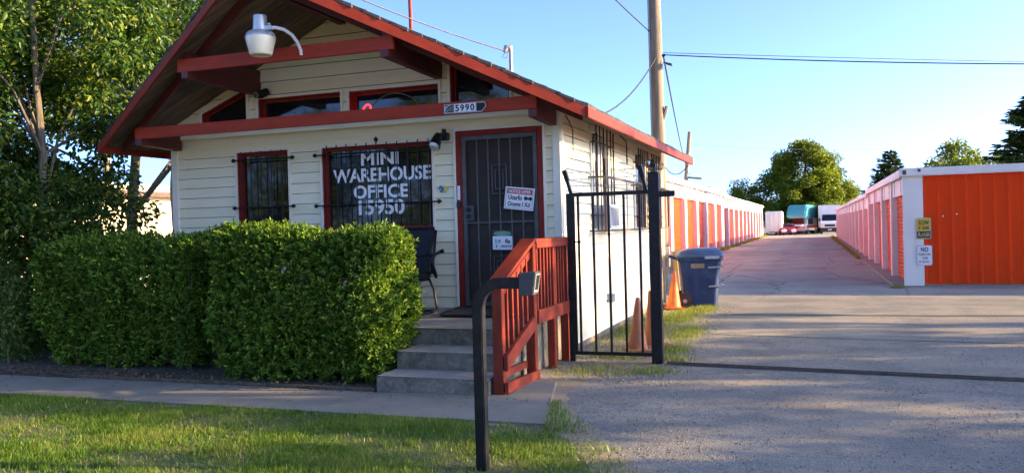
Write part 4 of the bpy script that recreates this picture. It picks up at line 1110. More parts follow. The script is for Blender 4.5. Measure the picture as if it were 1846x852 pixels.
for x in (-.15, .02, .17):
    mb.hexa([(x-.02, -.276, .10), (x+.02, -.276, .10), (x+.02, -.25, .10), (x-.02, -.25, .10)], [(x-.02, -.318, .55), (x+.02, -.318, .55), (x+.02, -.29, .55), (x-.02, -.29, .55)])
for y in (-.12, .12):
    mb.hexa([(.276, y-.05, .12), (.276, y+.05, .12), (.25, y+.05, .12), (.25, y-.05, .12)], [(.322, y-.05, .6), (.322, y+.05, .6), (.29, y+.05, .6), (.29, y-.05, .6)])
mb.build('rib', M['bluebin'], bd, bevel=.008, local=True)
mb = MB(); ringbox(mb, [(-.385, .39, -.375, .375, .875), (-.39, .395, -.38, .38, .91), (-.33, .36, -.33, .33, .985), (-.15, .28, -.24, .24, 1.03)]); mb.build('lid', M['bluelid'], bn, bevel=.015, smooth=True, local=True)
for z in (.70, .37):
    mb = MB(); mb.tube([(.12, -.35, z), (.36, -.36, z+.01), (.375, -.1, z+.01), (.375, .2, z+.01)], .014, 8); mb.build('grab_bar', M['galv'], bn, smooth=True, local=True)
mb = MB(); mb.tube([(-.385, -.33, .86), (-.50, -.33, .90), (-.50, .33, .90), (-.385, .33, .86)], .02, 8); mb.build('handle', M['bluebin'], bn, smooth=True, local=True)
for s in (-1, 1):
    mb = MB(); mb.tube([(-.27, s*.30, .125), (-.27, s*.37, .125)], .135, 20); wb = mb.build('wheel', M['rubber'], bn, local=True, bevel=.012)
    mb = MB(); mb.tube([(-.27, s*.37, .125), (-.27, s*.385, .125)], .035, 10); mb.build('hub', M['galv'], wb, local=True)
mb = MB(); mb.box(-.16, .06, -.336, -.331, .69, .77); mb.build('label_patch', M['dirt'], bn, local=True)
mb = MB(); mb.box(.06, .30, -.40, -.375, .85, .90); mb.build('hinge_cover', M['galv'], bn, bevel=.01, local=True)
tb = MB(); tb.bar((-2.60, 16.98, .0), (-2.68, 17.02, 1.05), .09, .035); tag(tb.build('lumber_board', M['lumber']), 'bare wooden board leaning on the rear corner of the office', 'board')
tb = MB(); tb.box(-4.55, -4.2, 27.1, 28.2, -.02, .5); tag(tb.build('concrete_block', M['concrete'], bevel=.02), 'low weathered concrete block in front of the left storage row', 'block')
SHADE = [(15.0, 12.6, 7.8, 2.5, 1.2, 48, .48, 12000, 51), (17.0, 17.4, 9.0, 3.8, 4.7, 46, .40, 17000, 52), (13.0, 7.8, 4.9, 2.5, 1.0, 36, .52, 11000, 53), (16.5, 15.4, 4.9, 2.4, 2.4, 22, .42, 6000, 54)]
# ---------------------------------------------------------------- storage rows
def make_door(name_parent, w_, h_, m, latch_side=1):
    """roll-up door: slats as a ribbed profile, built at its own origin, facing +X"""
    mb = MB(); n = int(h_/.09); pts = []
    for i in range(n):
        z = h_*i/n; d = h_/n
        pts += [(.0, z), (.012, z+d*.25), (.014, z+d*.6), (.0, z+d*.9)]
    pts.append((0, h_))
    for (x0, z0), (x1, z1) in zip(pts[:-1], pts[1:]): mb.poly([(x0, -w_/2, z0), (x0, w_/2, z0), (x1, w_/2, z1), (x1, -w_/2, z1)])
    d = mb.build('storage_door', m, name_parent, local=True)
    mb = MB(); mb.box(.014, .035, latch_side*(w_/2-.30), latch_side*(w_/2-.12), .92, .98); mb.box(.03, .05, latch_side*(w_/2-.2)-.03, latch_side*(w_/2-.2)+.03, .90, 1.0)
    mb.build('handle', M['galv'], d, local=True)
    return d

def storage(label, xf, side, y0, n, bay, colw, zf, zdoor, ztop, depth, fasc, m_front, rec=.20, overhang=.12, seed=1, thin=False):
    """row facing side (+1: faces +X, -1: faces -X); xf is the outer face of the columns"""
    y1 = y0+n*bay
    t = thing('storage_building', label, 'storage building', (xf, y0, 0), 'drive-up storage rows')
    s = side
    def bx(mb, a, b_, c, d, e, f):
        X0, X1 = xf-s*a, xf-s*b_
        mb.box(min(X0, X1), max(X0, X1), c, d, e, f)
    mb = MB(); bx(mb, rec+.06, depth, y0+.03, y1-.03, zf, ztop-.06); mb.build('wall', m_front, t)
    mb = MB(); bx(mb, -.25, depth, y0, y1, -.35, zf-.004); mb.build('foundation', M['concrete'], t, bevel=.01)
    mb = MB(); bx(mb, .035, rec+.05, y0+.02, y1-.02, zdoor, ztop-.05); mb.build('header', m_front, t)
    mb = MB(); bx(mb, -overhang, depth+.1, y0-.06, y1+.06, ztop-.05, ztop+.0); rf = mb.build('roof', M['white'], t)
    mb = MB(); bx(mb, -overhang-.03, -overhang+.02, y0-.065, y1+.065, ztop-fasc, ztop+.012); bx(mb, -overhang+.021, -overhang+.06, y0-.06, y1+.06, ztop-fasc, ztop-fasc+.03); mb.build('gutter', M['white'], t, bevel=.012)
    mb = MB(); bx(mb, -.012, rec+.05, -colw/2, colw/2, zf, ztop-.05)
    c0 = None
    for i in range(1 if thin else 0, n+1):
        yy = y0+i*bay
        if i == 0: yy += colw/2-(colw-.08 if thin else 0)
        if i == n: yy -= colw/2
        if c0 is None:
            mb2 = MB(); mb2.v = [(x-xf, y, z) for x, y, z in mb.v]; mb2.f = mb.f
            c0 = mb2.build('column', m_front, t, local=True, bevel=.006); c0.location = (0, yy-y0, 0)
        else:
            c = c0.copy(); link(c); c.location = (0, yy-y0, 0)
    # seam battens on the header, one per column
    mb = MB()
    for i in range(n*2): bx(mb, .02, .034, y0+bay*(i+.5)/2-.02, y0+bay*(i+.5)/2+.02, zdoor+.02, ztop-.07)
    mb.build('header_batten', m_front, t)
    d0 = make_door(t, bay-colw, zdoor-zf, M['orange'] , 1)
    for i in range(n):
        d = d0 if i == 0 else copy_tree(d0, parent=t)
        d.location = (-s*rec, bay*(i+.5), zf)
        d.rotation_euler = (0, 0, 0 if s > 0 else PI)
    return t
LX = -5.45
storage('taller near section of the left white storage row with sunlit orange doors', LX, 1, 26.2, 7, 4.0, .62, .10, 2.73, 3.50, 9, .22, M['white'])
storage('long lower far section of the left storage row behind the taller section', LX, 1, 54.3, 11, 3.95, .62, .02, 2.57, 3.36, 9, .2, M['white'])
RX = 1.96
sr = storage('near section of the right storage row with an orange metal end wall', RX, -1, 21.42, 4, 3.38, .38, .05, 2.15, 2.71, 12, .17, M['pinkwhite'], rec=.15, thin=True, overhang=.06)
storage('long far section of the right storage row in shade with chalky white piers', RX+.02, -1, 35.1, 13, 3.85, .42, .03, 2.02, 2.60, 12, .15, M['pinkwhite'], rec=.15, overhang=.06)
# orange end wall of the right row, ribbed sheet metal, white corner panel and trim
mb = MB(); Y = 21.42
prof = []; x = RX+.40
while x < RX+12:
    prof += [(x, Y-.01), (x+.02, Y-.035), (x+.06, Y-.035), (x+.08, Y-.01), (x+.17, Y-.01), (x+.175, Y-.016), (x+.195, Y-.016), (x+.20, Y-.01)]; x += .285
for (xa, ya), (xb, yb) in zip(prof[:-1], prof[1:]): mb.poly([(xa, ya, .06), (xb, yb, .06), (xb, yb, 2.60), (xa, ya, 2.60)])
mb.build('end_wall', M['orangewall'], sr)
mb = MB(); mb.box(RX-.016, RX+.41, Y-.045, Y+.02, .02, 2.58); mb.build('corner_panel', M['white'], sr, bevel=.006)
mb = MB(); mb.box(RX-.09, RX+12.1, Y-.15, Y-.05, 2.56, 2.745); mb.build('end_gutter', M['white'], sr, bevel=.02)
for q in ((RX-.02, RX+.06, 2.6, 2.70), (RX+.3, RX+.36, 2.65, 2.72)):
    mb = MB(); mb.box(q[0], q[1], Y-.158, Y-.151, q[2], q[3]); mb.build('gutter_strap', M['rust'], sr)
mb = MB()
for xx, zz in ((2.78, 1.62), (3.06, 1.66)): mb.tube([(xx, Y-.045, zz), (xx, Y-.03, zz)], .018, 8)
mb.build('screw_cap', M['signwhite'], sr)

def wall_sign(label, cx, cz, w_, h_, base, parts):
    t = thing('wall_sign', label, 'sign', (cx, 21.36, cz))
    mb = MB()
    c_ = .025; x0, x1, z0, z1 = -w_/2, w_/2, -h_/2, h_/2
    pol = [(x0+c_, z0), (x1-c_, z0), (x1, z0+c_), (x1, z1-c_), (x1-c_, z1), (x0+c_, z1), (x0, z1-c_), (x0, z0+c_)]
    mb.prism(pol, 'y', -.006, 0); mb.build('board', M['galv'], t, local=True)
    mb = MB(); mb.prism([(a*.94, b_*.955) for a, b_ in pol], 'y', -.009, -.0065); mb.build('sign_face', base, t, local=True)
    for kind, nm, m, a in parts:
        mb = MB()
        if kind == 'box': mb.box(a[0], a[1], -.0125, -.0095, a[2], a[3])
        else: text_mb(mb, a[0], a[1], a[2], a[3], a[4], -.0145, bold=a[5] if len(a) > 5 else .02)
        mb.build(nm, m, t, local=True)
wall_sign('yellow and black SLOW sign on the white corner panel of the right row', 2.365, 1.345, .32, .49, M['signyellow'],
    [('text', 'lettering', M['ink'], ('SLOW', -.11, .115, .085, .19)), ('text', 'lettering', M['ink'], ('0', -.11, -.065, -.03, .055)), ('text', 'lettering', M['ink'], ('ELINE', -.02, .115, -.02, .055)),
     ('box', 'black_panel', M['ink'], (-.14, .14, -.215, -.065)), ('text', 'lettering', M['signyellow'], ('LANE', -.05, .03, -.19, -.095)), ('text', 'lettering', M['signwhite'], ('A', -.12, -.07, -.13, -.09)), ('text', 'lettering', M['signwhite'], ('OO', -.12, -.06, -.18, -.145)), ('text', 'lettering', M['signwhite'], ('ooooo', .045, .125, -.125, -.1)), ('text', 'lettering', M['signwhite'], ('3535', .04, .12, -.18, -.14))])
wall_sign('white sign headed NO below the yellow sign on the corner panel', 2.375, .725, .325, .47, M['signwhite'],
    [('text', 'lettering', M['ink'], ('NO', -.075, .08, .085, .19)), ('text', 'lettering', M['ink'], ('PUBLIC ME', -.125, .125, .0, .05, .01)), ('text', 'lettering', M['ink'], ('VSIE', -.05, .07, -.085, -.035, .01)), ('text', 'lettering', M['ink'], ('& TECAL', -.115, .1, -.17, -.12, .01))])

# ---------------------------------------------------------------- vehicles at the end of the lane
def wheel(mb, x, y, r, w_):
    mb.tube([(x-w_/2, y, r), (x+w_/2, y, r)], r, 18)
rv = thing('motorhome', 'teal topped motorhome with a white and red nose parked at the end of the lane', 'motorhome', (-1.95, 103, 0)); rv.rotation_euler = (0, 0, R(-13))
mb = MB(); mb.prism([(-.3, 2.05), (-.25, 2.5), (.35, 3.25), (.7, 3.45), (6, 3.45), (6, 1.9), (-.3, 1.9)], 'x', -1.1, 1.1); mb.build('roof_cap', M['teal'], rv, bevel=.15, smooth=True, local=True)
mb = MB(); mb.prism([(.3, .45), (6, .45), (6, 1.9), (.9, 1.9), (.55, 1.25), (.3, 1.2)], 'x', -1.1, 1.1); mb.build('body', M['white'], rv, bevel=.06, local=True)
mb = MB(); mb.prism([(-.25, .5), (.5, .5), (.5, 1.28), (-.15, 1.12), (-.25, 1.0)], 'x', -.95, .75); mb.build('hood', M['pinkwhite'], rv, bevel=.08, local=True)
mb = MB(); mb.hexa([(-.95, .18, 1.20), (.8, .18, 1.20), (.8, .5, 1.20), (-.95, .5, 1.20)], [(-.95, -.02, 1.88), (.8, -.02, 1.88), (.8, .5, 1.88), (-.95, .5, 1.88)]); mb.build('windscreen', M['glass'], rv, local=True)
mb = MB(); mb.box(1.085, 1.115, .8, 3.2, 1.15, 1.85); mb.build('side_window', M['glass'], rv, local=True)
mb = MB(); mb.box(1.09, 1.12, .3, 5.9, .75, 1.02); mb.box(.0, .95, -.26, -.2, .72, .95); mb.build('red_stripe', M['rvred'], rv, local=True)
mb = MB(); mb.box(-1.0, 1.0, -.32, -.2, .38, .55); mb.build('bumper', M['galv'], rv, bevel=.03, local=True)
mb = MB(); mb.box(-.35, .2, -.27, -.24, .72, .95); mb.build('grille', M['plasticblack'], rv, local=True)
for x in (-.78, .62):
    mb = MB(); mb.box(x-.13, x+.13, -.28, -.24, .75, .92); mb.build('headlight', M['lens'], rv, local=True, bevel=.02)
for x in (-.98, .98):
    for y in (.75, 4.6): mb = MB(); wheel(mb, x, y, .38, .24); mb.build('wheel', M['rubber'], rv, local=True)
bt = thing('box_truck', 'white box truck with a black bumper beside the right storage row end', 'truck', (1.66, 103, 0))
mb = MB(); mb.box(-1.2, 1.25, 1.2, 7, .75, 3.35); mb.build('cargo_box', M['white'], bt, bevel=.03, local=True)
mb = MB(); mb.prism([(-.3, .55), (1.19, .55), (1.19, 2.35), (.9, 2.35), (.35, 1.5), (-.2, 1.3), (-.3, 1.15)], 'x', -1.0, 1.0); mb.build('cab', M['white'], bt, bevel=.06, local=True)
mb = MB(); mb.hexa([(-.85, .31, 1.52), (.85, .31, 1.52), (.85, .5, 1.52), (-.85, .5, 1.52)], [(-.78, .80, 2.24), (.78, .80, 2.24), (.78, 1.0, 2.24), (-.78, 1.0, 2.24)]); mb.build('windscreen', M['glass'], bt, local=True)
mb = MB(); mb.box(-.55, .55, -.33, -.29, .85, 1.10); mb.build('grille', M['plasticblack'], bt, local=True)
mb = MB(); mb.box(-1.05, 1.05, -.42, -.28, .22, .72); mb.build('bumper', M['plasticblack'], bt, bevel=.04, local=True)
mb = MB(); mb.box(-.2, .2, -.435, -.42, .42, .55); mb.build('number_plate', M['signwhite'], bt, local=True)
for x in (-.8, .8):
    mb = MB(); mb.box(x-.14, x+.14, -.325, -.29, .88, 1.08); mb.build('headlight', M['lens'], bt, local=True)
    mb = MB(); mb.box(x*1.38-.08, x*1.38+.08, .35, .42, 1.45, 1.85); mb.build('mirror', M['plasticblack'], bt, local=True)
for x in (-.9, .9):
    for y in (.5, 5.2): mb = MB(); wheel(mb, x, y, .40, .25); mb.build('wheel', M['rubber'], bt, local=True)
rc = thing('red_car', 'low red car with white headlamps in front of the motorhome', 'car', (-2.75, 99.6, 0)); rc.rotation_euler = (0, 0, R(12))
mb = MB(); mb.prism([(-.2, .25), (4.0, .25), (4.0, .95), (3.2, 1.0), (2.6, 1.28), (1.5, 1.28), (.95, .92), (-.05, .72), (-.2, .55)], 'x', -.92, .92); mb.build('body', M['carred'], rc, bevel=.09, smooth=True, local=True)
mb = MB(); mb.hexa([(-.72, .88, .93), (.72, .88, .93), (.72, 1.1, .93), (-.72, 1.1, .93)], [(-.62, 1.36, 1.23), (.62, 1.36, 1.23), (.62, 1.5, 1.23), (-.62, 1.5, 1.23)]); mb.build('windscreen', M['glass'], rc, local=True)
for x in (-.55, .50):
    mb = MB(); mb.lathe([(.0, .03), (.2, .02), (.26, 0)], n=14); mb.rot(Matrix.Translation((x, -.2, .52)) @ Matrix.Rotation(PI/2, 4, 'X') @ Matrix.Diagonal((1.2, .7, 1, 1))); mb.build('headlight', M['signwhite'], rc, local=True)
mb = MB(); mb.box(-.25, .25, -.23, -.19, .3, .48); mb.build('grille', M['plasticblack'], rc, local=True)
for x in (-.86, .86):
    for y in (.6, 3.2): mb = MB(); wheel(mb, x, y, .32, .2); mb.build('wheel', M['rubber'], rc, local=True)
tl = thing('cargo_trailer', 'white box trailer at the far end of the left storage row', 'trailer', (-4.35, 100, 0))
mb = MB(); mb.box(-.95, .95, .0, 4.5, .3, 2.75); mb.build('cargo_box', M['white'], tl, bevel=.1, seg=3, local=True)
mb = MB()
for x in (-.5, 0, .5): mb.box(x-.015, x+.015, -.02, -.001, .4, 2.6)
mb.build('panel_seam', M['galv'], tl, local=True)
mb = MB(); mb.box(.96, 1.02, 1.5, 2.1, 1.75, 2.2); mb.build('vent', M['galv'], tl, local=True)
for x in (-.9, .9):
    mb = MB(); wheel(mb, x, 2.6, .34, .2); mb.build('wheel', M['rubber'], tl, local=True)
mb = MB(); mb.bar((-.5, 0, .35), (0, -1.1, .4), .08, .1); mb.bar((.5, 0, .35), (0, -1.1, .4), .08, .1); mb.build('drawbar', M['iron'], tl, local=True)
cv = thing('covered_trailer', 'rounded dark green tarp covered load between the motorhome and the box truck', 'covered load', (.05, 108.5, 0))
mb = MB(); mb.lathe([(.55, 0), (.68, .5), (.66, 1.3), (.45, 1.75), (.05, 1.95)], n=16); mb.build('tarpaulin', M['navy'], cv, smooth=True, local=True)

# ---------------------------------------------------------------- poles, masts and wires
up = thing('utility_pole', 'tall weathered wooden utility pole behind the office roof', 'utility pole', (-3.46, 20, 0))
mb = MB(); mb.tube([(-3.43, 20, -.1), (-3.45, 20, 4), (-3.47, 20, 8), (-3.50, 20, 11)], [.155, .145, .132, .118], 18); mb.build('pole', M['pole'], up, smooth=True)
mb = MB(); mb.tube([(-3.60, 19.95, .0), (-3.605, 19.95, 4.5), (-3.62, 19.95, 9)], .028, 8); mb.build('conduit', M['galv'], up, smooth=True)
mb = MB(); mb.tube([(-3.32, 20, 5.62), (-3.25, 20, 5.62)], .03, 8); mb.build('insulator', M['iron'], up)
mb = MB(); mb.tube([(-3.33, 19.98, 4.10), (-3.24, 19.98, 4.40)], .045, 6); mb.build('peg', M['pole'], up)
mb = MB(); mb.hexa([(-3.24, 19.9, 5.40), (-3.08, 19.88, 5.34), (-3.08, 20.05, 5.34), (-3.24, 20.05, 5.40)], [(-3.24, 19.9, 5.44), (-3.08, 19.88, 5.385), (-3.08, 20.05, 5.385), (-3.24, 20.05, 5.44)]); mb.tube([(-3.34, 20, 5.45), (-3.2, 20, 5.43)], .012, 6); mb.build('lamp_bracket', M['rust'], up)
p2 = thing('leaning_pole', 'thin leaning wooden pole far behind the left storage row', 'utility pole', (-8.5, 60, 0))
mb = MB(); mb.tube([(-8.95, 60, 0), (-8.17, 60, 8.1)], [.17, .13], 10); mb.bar((-8.6, 60, 4.9), (-7.4, 60, 4.75), .12, .14); mb.build('pole', M['pole'], p2)
def wire(label, pts_, r_, m, sag=0., n=24):
    mb = MB(); a, b_ = Vector(pts_[0]), Vector(pts_[1])
    mb.tube([a+(b_-a)*i/n-Vector((0, 0, sag*4*(i/n)*(1-i/n))) for i in range(n+1)], r_, 6)
    return tag(mb.build('power_line', m), label, 'wire')
wire('thick power line running right from the near pole', ((-3.3, 20, 5.63), (17, 21.5, 4.2)), .014, M['wire'], .3)
wire('thin pale line running right above the thick power line', ((-3.3, 20, 5.68), (40, 47, 6.35)), .008, M['wire'], .3)
wire('service drop sagging from the pole down to the office roof', ((-3.45, 19.86, 5.55), (-4.2, 17.3, 3.95)), .016, M['wire'], .22)
wire('overhead cable from the weatherhead up to the left', ((-4.67, 12.95, 4.50), (-9.6, 9.0, 7.0)), .011, M['wirepale'], .25)
wire('cable from the near pole down to the leaning pole', ((-3.3, 20.05, 5.6), (-8.2, 59.9, 4.9)), .02, M['wire'], .5)
wire('slack cable at the upper left of the near pole', ((-3.60, 19.9, 6.2), (-6.4, 12, 9.5)), .014, M['wire'], .2)
wire('faint line crossing the sky behind the leaning pole', ((-8.2, 60, 7.2), (30, 128, 12.5)), .010, M['wire'], 1.2)
wire('drooping cable under the rear eave corner', ((-2.4, 17.3, 2.8), (-3.3, 19.9, 2.95)), .010, M['wire'], .18)
ms = thing('service_mast', 'grey metal mast with a weatherhead on the office roof', 'service mast', (-4.65, 13, 4.0))
mb = MB(); mb.tube([(-4.65, 13, 3.9), (-4.65, 13, 4.52)], .03, 10); mb.build('pipe', M['galv'], ms, smooth=True)
mb = MB(); mb.tube([(-4.65, 13, 4.51), (-4.66, 12.98, 4.58), (-4.70, 12.95, 4.58), (-4.73, 12.93, 4.50)], [.04, .055, .05, .035], 10); mb.tube([(-4.72, 12.94, 4.5), (-4.78, 12.92, 4.42), (-4.70, 12.94, 4.40), (-4.67, 12.95, 4.5)], .008, 5); mb.build('weatherhead', M['galv'], ms, smooth=True)
pp = thing('roof_pipe', 'slender red painted pipe rising above the roof ridge', 'pipe', (-6.96, 14, 4))
mb = MB(); mb.tube([(-6.95, 14, 3.9), (-6.98, 14, 7.5)], .035, 8); mb.tube([(-6.95, 14, 4.05), (-6.95, 14, 4.25)], .055, 8); mb.build('pipe', M['redfascia'], pp, smooth=True)
bp_ = thing('distant_utility_pole', 'utility pole with white crossarms seen through the left tree leaves', 'utility pole', (-25.2, 25, 0))
mb = MB(); mb.tube([(-25.6, 25, 0), (-25.6, 25, 9.4)], [.16, .12], 10); mb.build('pole', M['pole'], bp_)
for z in (8.7, 8.3):
    mb = MB(); mb.bar((-26.9, 25, z), (-25.0, 25, z-.05), .1, .12); mb.build('crossarm', M['galv'], bp_)

# ---------------------------------------------------------------- neighbouring building
nb = thing('neighbour_building', 'plain cream flat roofed building far behind the hedge and the left tree', 'building', (-24, 22, 0))
mb = MB(); mb.box(-30, -20, 15, 30, 0, 2.95); mb.build('wall', M['tan'], nb)
mb = MB(); mb.box(-30.3, -19.7, 14.7, 30.3, 2.951, 3.05); mb.box(-30.1, -19.9, 14.9, 30.1, 3.051, 3.30); mb.build('roof', M['tan'], nb, bevel=.02)
mb = MB(); mb.box(-19.66, -19.60, 14.7, 30.3, 2.90, 3.06); mb.build('gutter', M['rust'], nb)

# ---------------------------------------------------------------- trees
make_tree('leafy_tree', 'dense leafy tree with a slender pale trunk rising left of the office', (-10.75, 9.3, 0), 8.4, 2.15, .25, 170, .52, 62000, .105, M['treeleaf'], 4, trunk_r=.085, shape='egg', ry=1.7, top=.35, lean=(-.15, 0), clear=(.757, -.654, .62, 2.0), rej=lambda X, Y, Z: X > -10.05+max(0, (Z-2.9)*.8) and Z < 4.5)
make_tree('leafy_tree', 'dark trunked tree behind the left corner of the office, branches over the cream building', (-12.4, 12.6, 0), 9.0, 2.5, 2.7, 110, .6, 34000, .11, M['treeleaf'], 9, trunk_r=.13, shape='egg', top=.4, lean=(.6, 0))
t = thing('low_branch', 'drooping leafy branch hanging in front of the cream building', 'tree branch', (-11.2, 13.6, 0))
mb = MB(); mb.tube([(-12.3, 12.7, 3.6), (-11.6, 13.2, 3.2), (-10.9, 13.8, 2.6), (-10.2, 14.2, 2.1)], [.04, .03, .02, .008], 6); mb.build('limb', M['bark'], t)
rg2 = np.random.default_rng(77); C_ = np.array([(-.2, -.1, 3.15), (.1, .1, 2.95), (.45, .3, 2.55), (.2, .3, 2.35), (.75, .5, 2.3), (1.0, .6, 2.0), (.6, .4, 1.9), (.95, .5, 2.75), (.5, .2, 2.9)])
P, D, Nn = clump_leaves(rg2, C_, np.full(9, .26), 1300, .5); V, F = leaf_arrays(P, D, Nn, rg2.uniform(.06, .11, 1300), rg2.uniform(.03, .05, 1300)); np_mesh('leaves', V, F, M['treeleaf'], t)
make_tree('leafy_tree', 'tall pale green tree farthest back behind the left edge of the roof', (-15.5, 17.5, 0), 12.5, 3.6, 4.3, 110, .9, 20000, .16, M['treeleaf'], 12, trunk_r=.2, rich=False)
make_tree('bush', 'yellow green shrub low at the left edge in front of the leafy tree', (-9.9, 7.95, 0), 1.25, .55, .12, 30, .22, 5200, .065, M['shrubleaf'], 5, cat='shrub', trunk_r=.02, limb=14)
make_tree('bush', 'dark green undergrowth between the left hedge and the tree trunk', (-10.7, 9.0, 0), 2.7, .95, .2, 60, .34, 13000, .085, M['treeleaf'], 6, cat='shrub', trunk_r=.025, limb=14)
make_tree('big_tree', 'huge spreading tree behind the vehicles at the end of the lane', (-1.0, 113, 0), 11.5, 5.8, -.4, 230, 1.05, 70000, .36, M['farleaf'], 21, trunk_r=.5, shape='egg', rich=False, top=.38)
make_tree('roadside_tree', 'rounded yellow green tree above the far end of the left storage row', (-8.3, 112, 0), 6.9, 2.9, .3, 70, .8, 12000, .28, M['farleaf'], 22, trunk_r=.2, rich=False)
make_tree('roadside_tree', 'spiky grey green tree above the step of the left storage row', (-14.5, 112, 0), 7.2, 3.6, .3, 60, .9, 9000, .28, M['farleaf'], 23, trunk_r=.2, rich=False, shape='cone')
make_tree('roadside_tree', 'small bush top showing over the near left storage roof beside the leaning pole', (-12.5, 75, 0), 5.9, 2.2, .3, 40, .7, 6000, .25, M['farleaf'], 24, trunk_r=.15, rich=False)
make_conifer('conifer', 'small pointed conifer above the step in the right storage roof', (4.75, 60, 0), 5.9, 2.3, .6, 24, 14, M['coniferleaf'], 31)
make_conifer('conifer', 'tall dark conifer behind the right storage roof at the right edge', (11.25, 50, 0), 8.8, 3.3, .6, 34, 16, M['coniferleaf'], 32, spray=.5)
make_tree('roadside_tree', 'rounded dark tree behind the right storage roof beside the tall conifer', (9.3, 62, 0), 6.3, 2.7, .5, 80, .75, 20000, .25, M['farleaf'], 33, trunk_r=.2, rich=False)
# trees beyond the right edge of the photograph: their shade falls across the drive and lawn
SH = []
for i, (x, y, h, r_, lo, nc, cr, nl, sd) in enumerate(SHADE):
    SH.append(make_tree('shade_tree', ['spreading tree out of frame on the right whose shade falls on the lawn', 'airy tree out of frame on the right shading the office side wall', 'tall tree out of frame on the right shading the near driveway', 'low branching tree out of frame on the right by the street'][i % 4], (x, y, 0), h, r_, lo, nc, cr, nl, .21, M['treeleaf'], sd, trunk_r=.22, rich=False))
for (x, y, h, sd, lb) in ((-17, -18, 9, 71, 'street tree behind the viewer reflected in the gable windows'), (-26, -17, 8.5, 73, 'third street tree behind the viewer reflected in the narrow barred window'), (-8, -19, 8.5, 72, 'second street tree behind the viewer reflected in the lettered window')):
    make_tree('street_tree', lb, (x, y, 0), h, 4.2, .4, 90, 1.1, 9000, .32, M['farleaf'], sd, trunk_r=.25, rich=False)

# ---------------------------------------------------------------- grass, weeds, litter
M['drygrass'] = leafmat('dry_grass', [(.30,.24,.10), (.42,.34,.16), (.24,.22,.07)], .3)
def inside_lawn(x, y):
    edge = np.interp(y, [3., 4.4, 5.4, 6.0, 6.3, 6.9, 7.15], [-.85, -.9, -1.15, -1.5, -1.85, -2.1, -2.3])
    ok = (x < edge+.05*np.sin(y*23)+.04*np.sin(y*51))
    ok &= (y < 6.37) | (x > -2.2+(y-6.4)*-.2)
    return ok
rng = np.random.default_rng(5)
n = 150000
x = rng.uniform(-9.6, -.8, n); y = rng.uniform(4.3, 6.40, n)
# thin, patchy towards the gravel
k = inside_lawn(x, y); x, y = x[k], y[k]
edge = np.interp(y, [3., 4.4, 5.4, 6.0, 6.3, 6.9, 7.15], [-.85, -.9, -1.15, -1.5, -1.85, -2.1, -2.3])
pat = np.sin(x*3.1+np.sin(y*4.7)*1.3)+np.sin(y*5.3+x*1.7)+np.sin(x*7.7-y*3.3)*.6
dens = np.clip((edge-x)/.9, .12, 1)*np.clip(.80+.22*pat, .25, 1)
k = rng.random(len(x)) < dens; x, y = x[k], y[k]; pat = pat[k]
g = grass_mesh('lawn_grass', np.column_stack([x, y]), .038*(1+.25*np.clip(pat, -1, 1)), .0058, M['blade'], rng)
tag(g, 'short patchy lawn grass in front of the walkway', 'grass', kind='stuff')
n = 30000
x = rng.uniform(-9, -.9, n); y = rng.uniform(.5, 4.35, n); k = inside_lawn(x, y)
g = grass_mesh('lawn_grass', np.column_stack([x[k], y[k]]), .055, .011, M['blade'], rng); tag(g, 'lawn grass nearest the viewer', 'grass', kind='stuff')
cl = rng.uniform([-9.4, 4.4], [-1.3, 6.33], (240, 2)); k = rng.integers(0, 240, 7000)
P = cl[k]+rng.normal(0, .035, (7000, 2)); P = P[inside_lawn(P[:, 0], P[:, 1])]
g = grass_mesh('lawn_tufts', P, .058, .006, M['blade'], rng, lean=.5); tag(g, 'taller tufts standing in the lawn', 'grass', kind='stuff')
n = 2600; P = np.column_stack([rng.uniform(-9, -1.2, n), rng.uniform(4.4, 6.35, n)]); P = P[inside_lawn(P[:, 0], P[:, 1])]
g = grass_mesh('dry_grass', P, .05, .006, M['drygrass'], rng, lean=1.2); tag(g, 'dry straw coloured blades lying in the lawn', 'grass', kind='stuff')
# tuft of lawn past the walk corner
n = 3200
x = rng.uniform(-2.5, -1.4, n); y = rng.uniform(6.2, 7.3, n); c_ = -2.07-(y-6.4)*.26
k = (x > c_-.02) & (x < c_+.10+.38*np.clip(1-(y-6.2)/1.0, 0, 1)*rng.random(n))
g = grass_mesh('verge_grass', np.column_stack([x[k], y[k]]), .05, .007, M['blade'], rng); tag(g, 'rough grass at the corner of the walkway', 'grass', kind='stuff')
# weeds by the side wall and bin
def weeds(name, label, spots, n, h, w_):
    P = []
    for (cx, cy, rx, ry, f) in spots:
        m_ = int(n*f); P.append(np.column_stack([rng.normal(cx, rx, m_), rng.normal(cy, ry, m_)]))
    P = np.concatenate(P)
    P = P[P[:, 0] > -2.86] if name == 'side_weeds' else P
    g = grass_mesh(name, P, h, w_, M['weed'], rng, lean=.6); tag(g, label, 'weeds', kind='stuff')
weeds('side_weeds', 'tufts of green weeds along the office side wall', [(-2.55, 12.6, .22, .8, .28), (-2.2, 14.4, .16, .7, .26), (-1.95, 15.7, .10, .3, .14), (-1.78, 12.3, .13, .5, .12), (-1.72, 10.6, .12, .25, .06), (-2.3, 10.0, .2, .15, .05), (-1.55, 9.85, .1, .1, .02), (-2.3, 8.9, .25, .2, .04), (-1.7, 9.0, .15, .15, .03)], 11000, .07, .007)
x = rng.uniform(0, 1, 9000)
y = rng.uniform(27, 98, 9000)
keep = (np.sin(y*.9)+np.sin(y*2.3+1)+rng.normal(0, .5, 9000)) > -.3
g = grass_mesh('kerb_weeds', np.column_stack([-5.15+np.abs(rng.normal(0, .13, 9000)), y])[keep], .17, .025, M['weed'], rng); tag(g, 'weeds along the foot of the left storage row', 'weeds', kind='stuff')
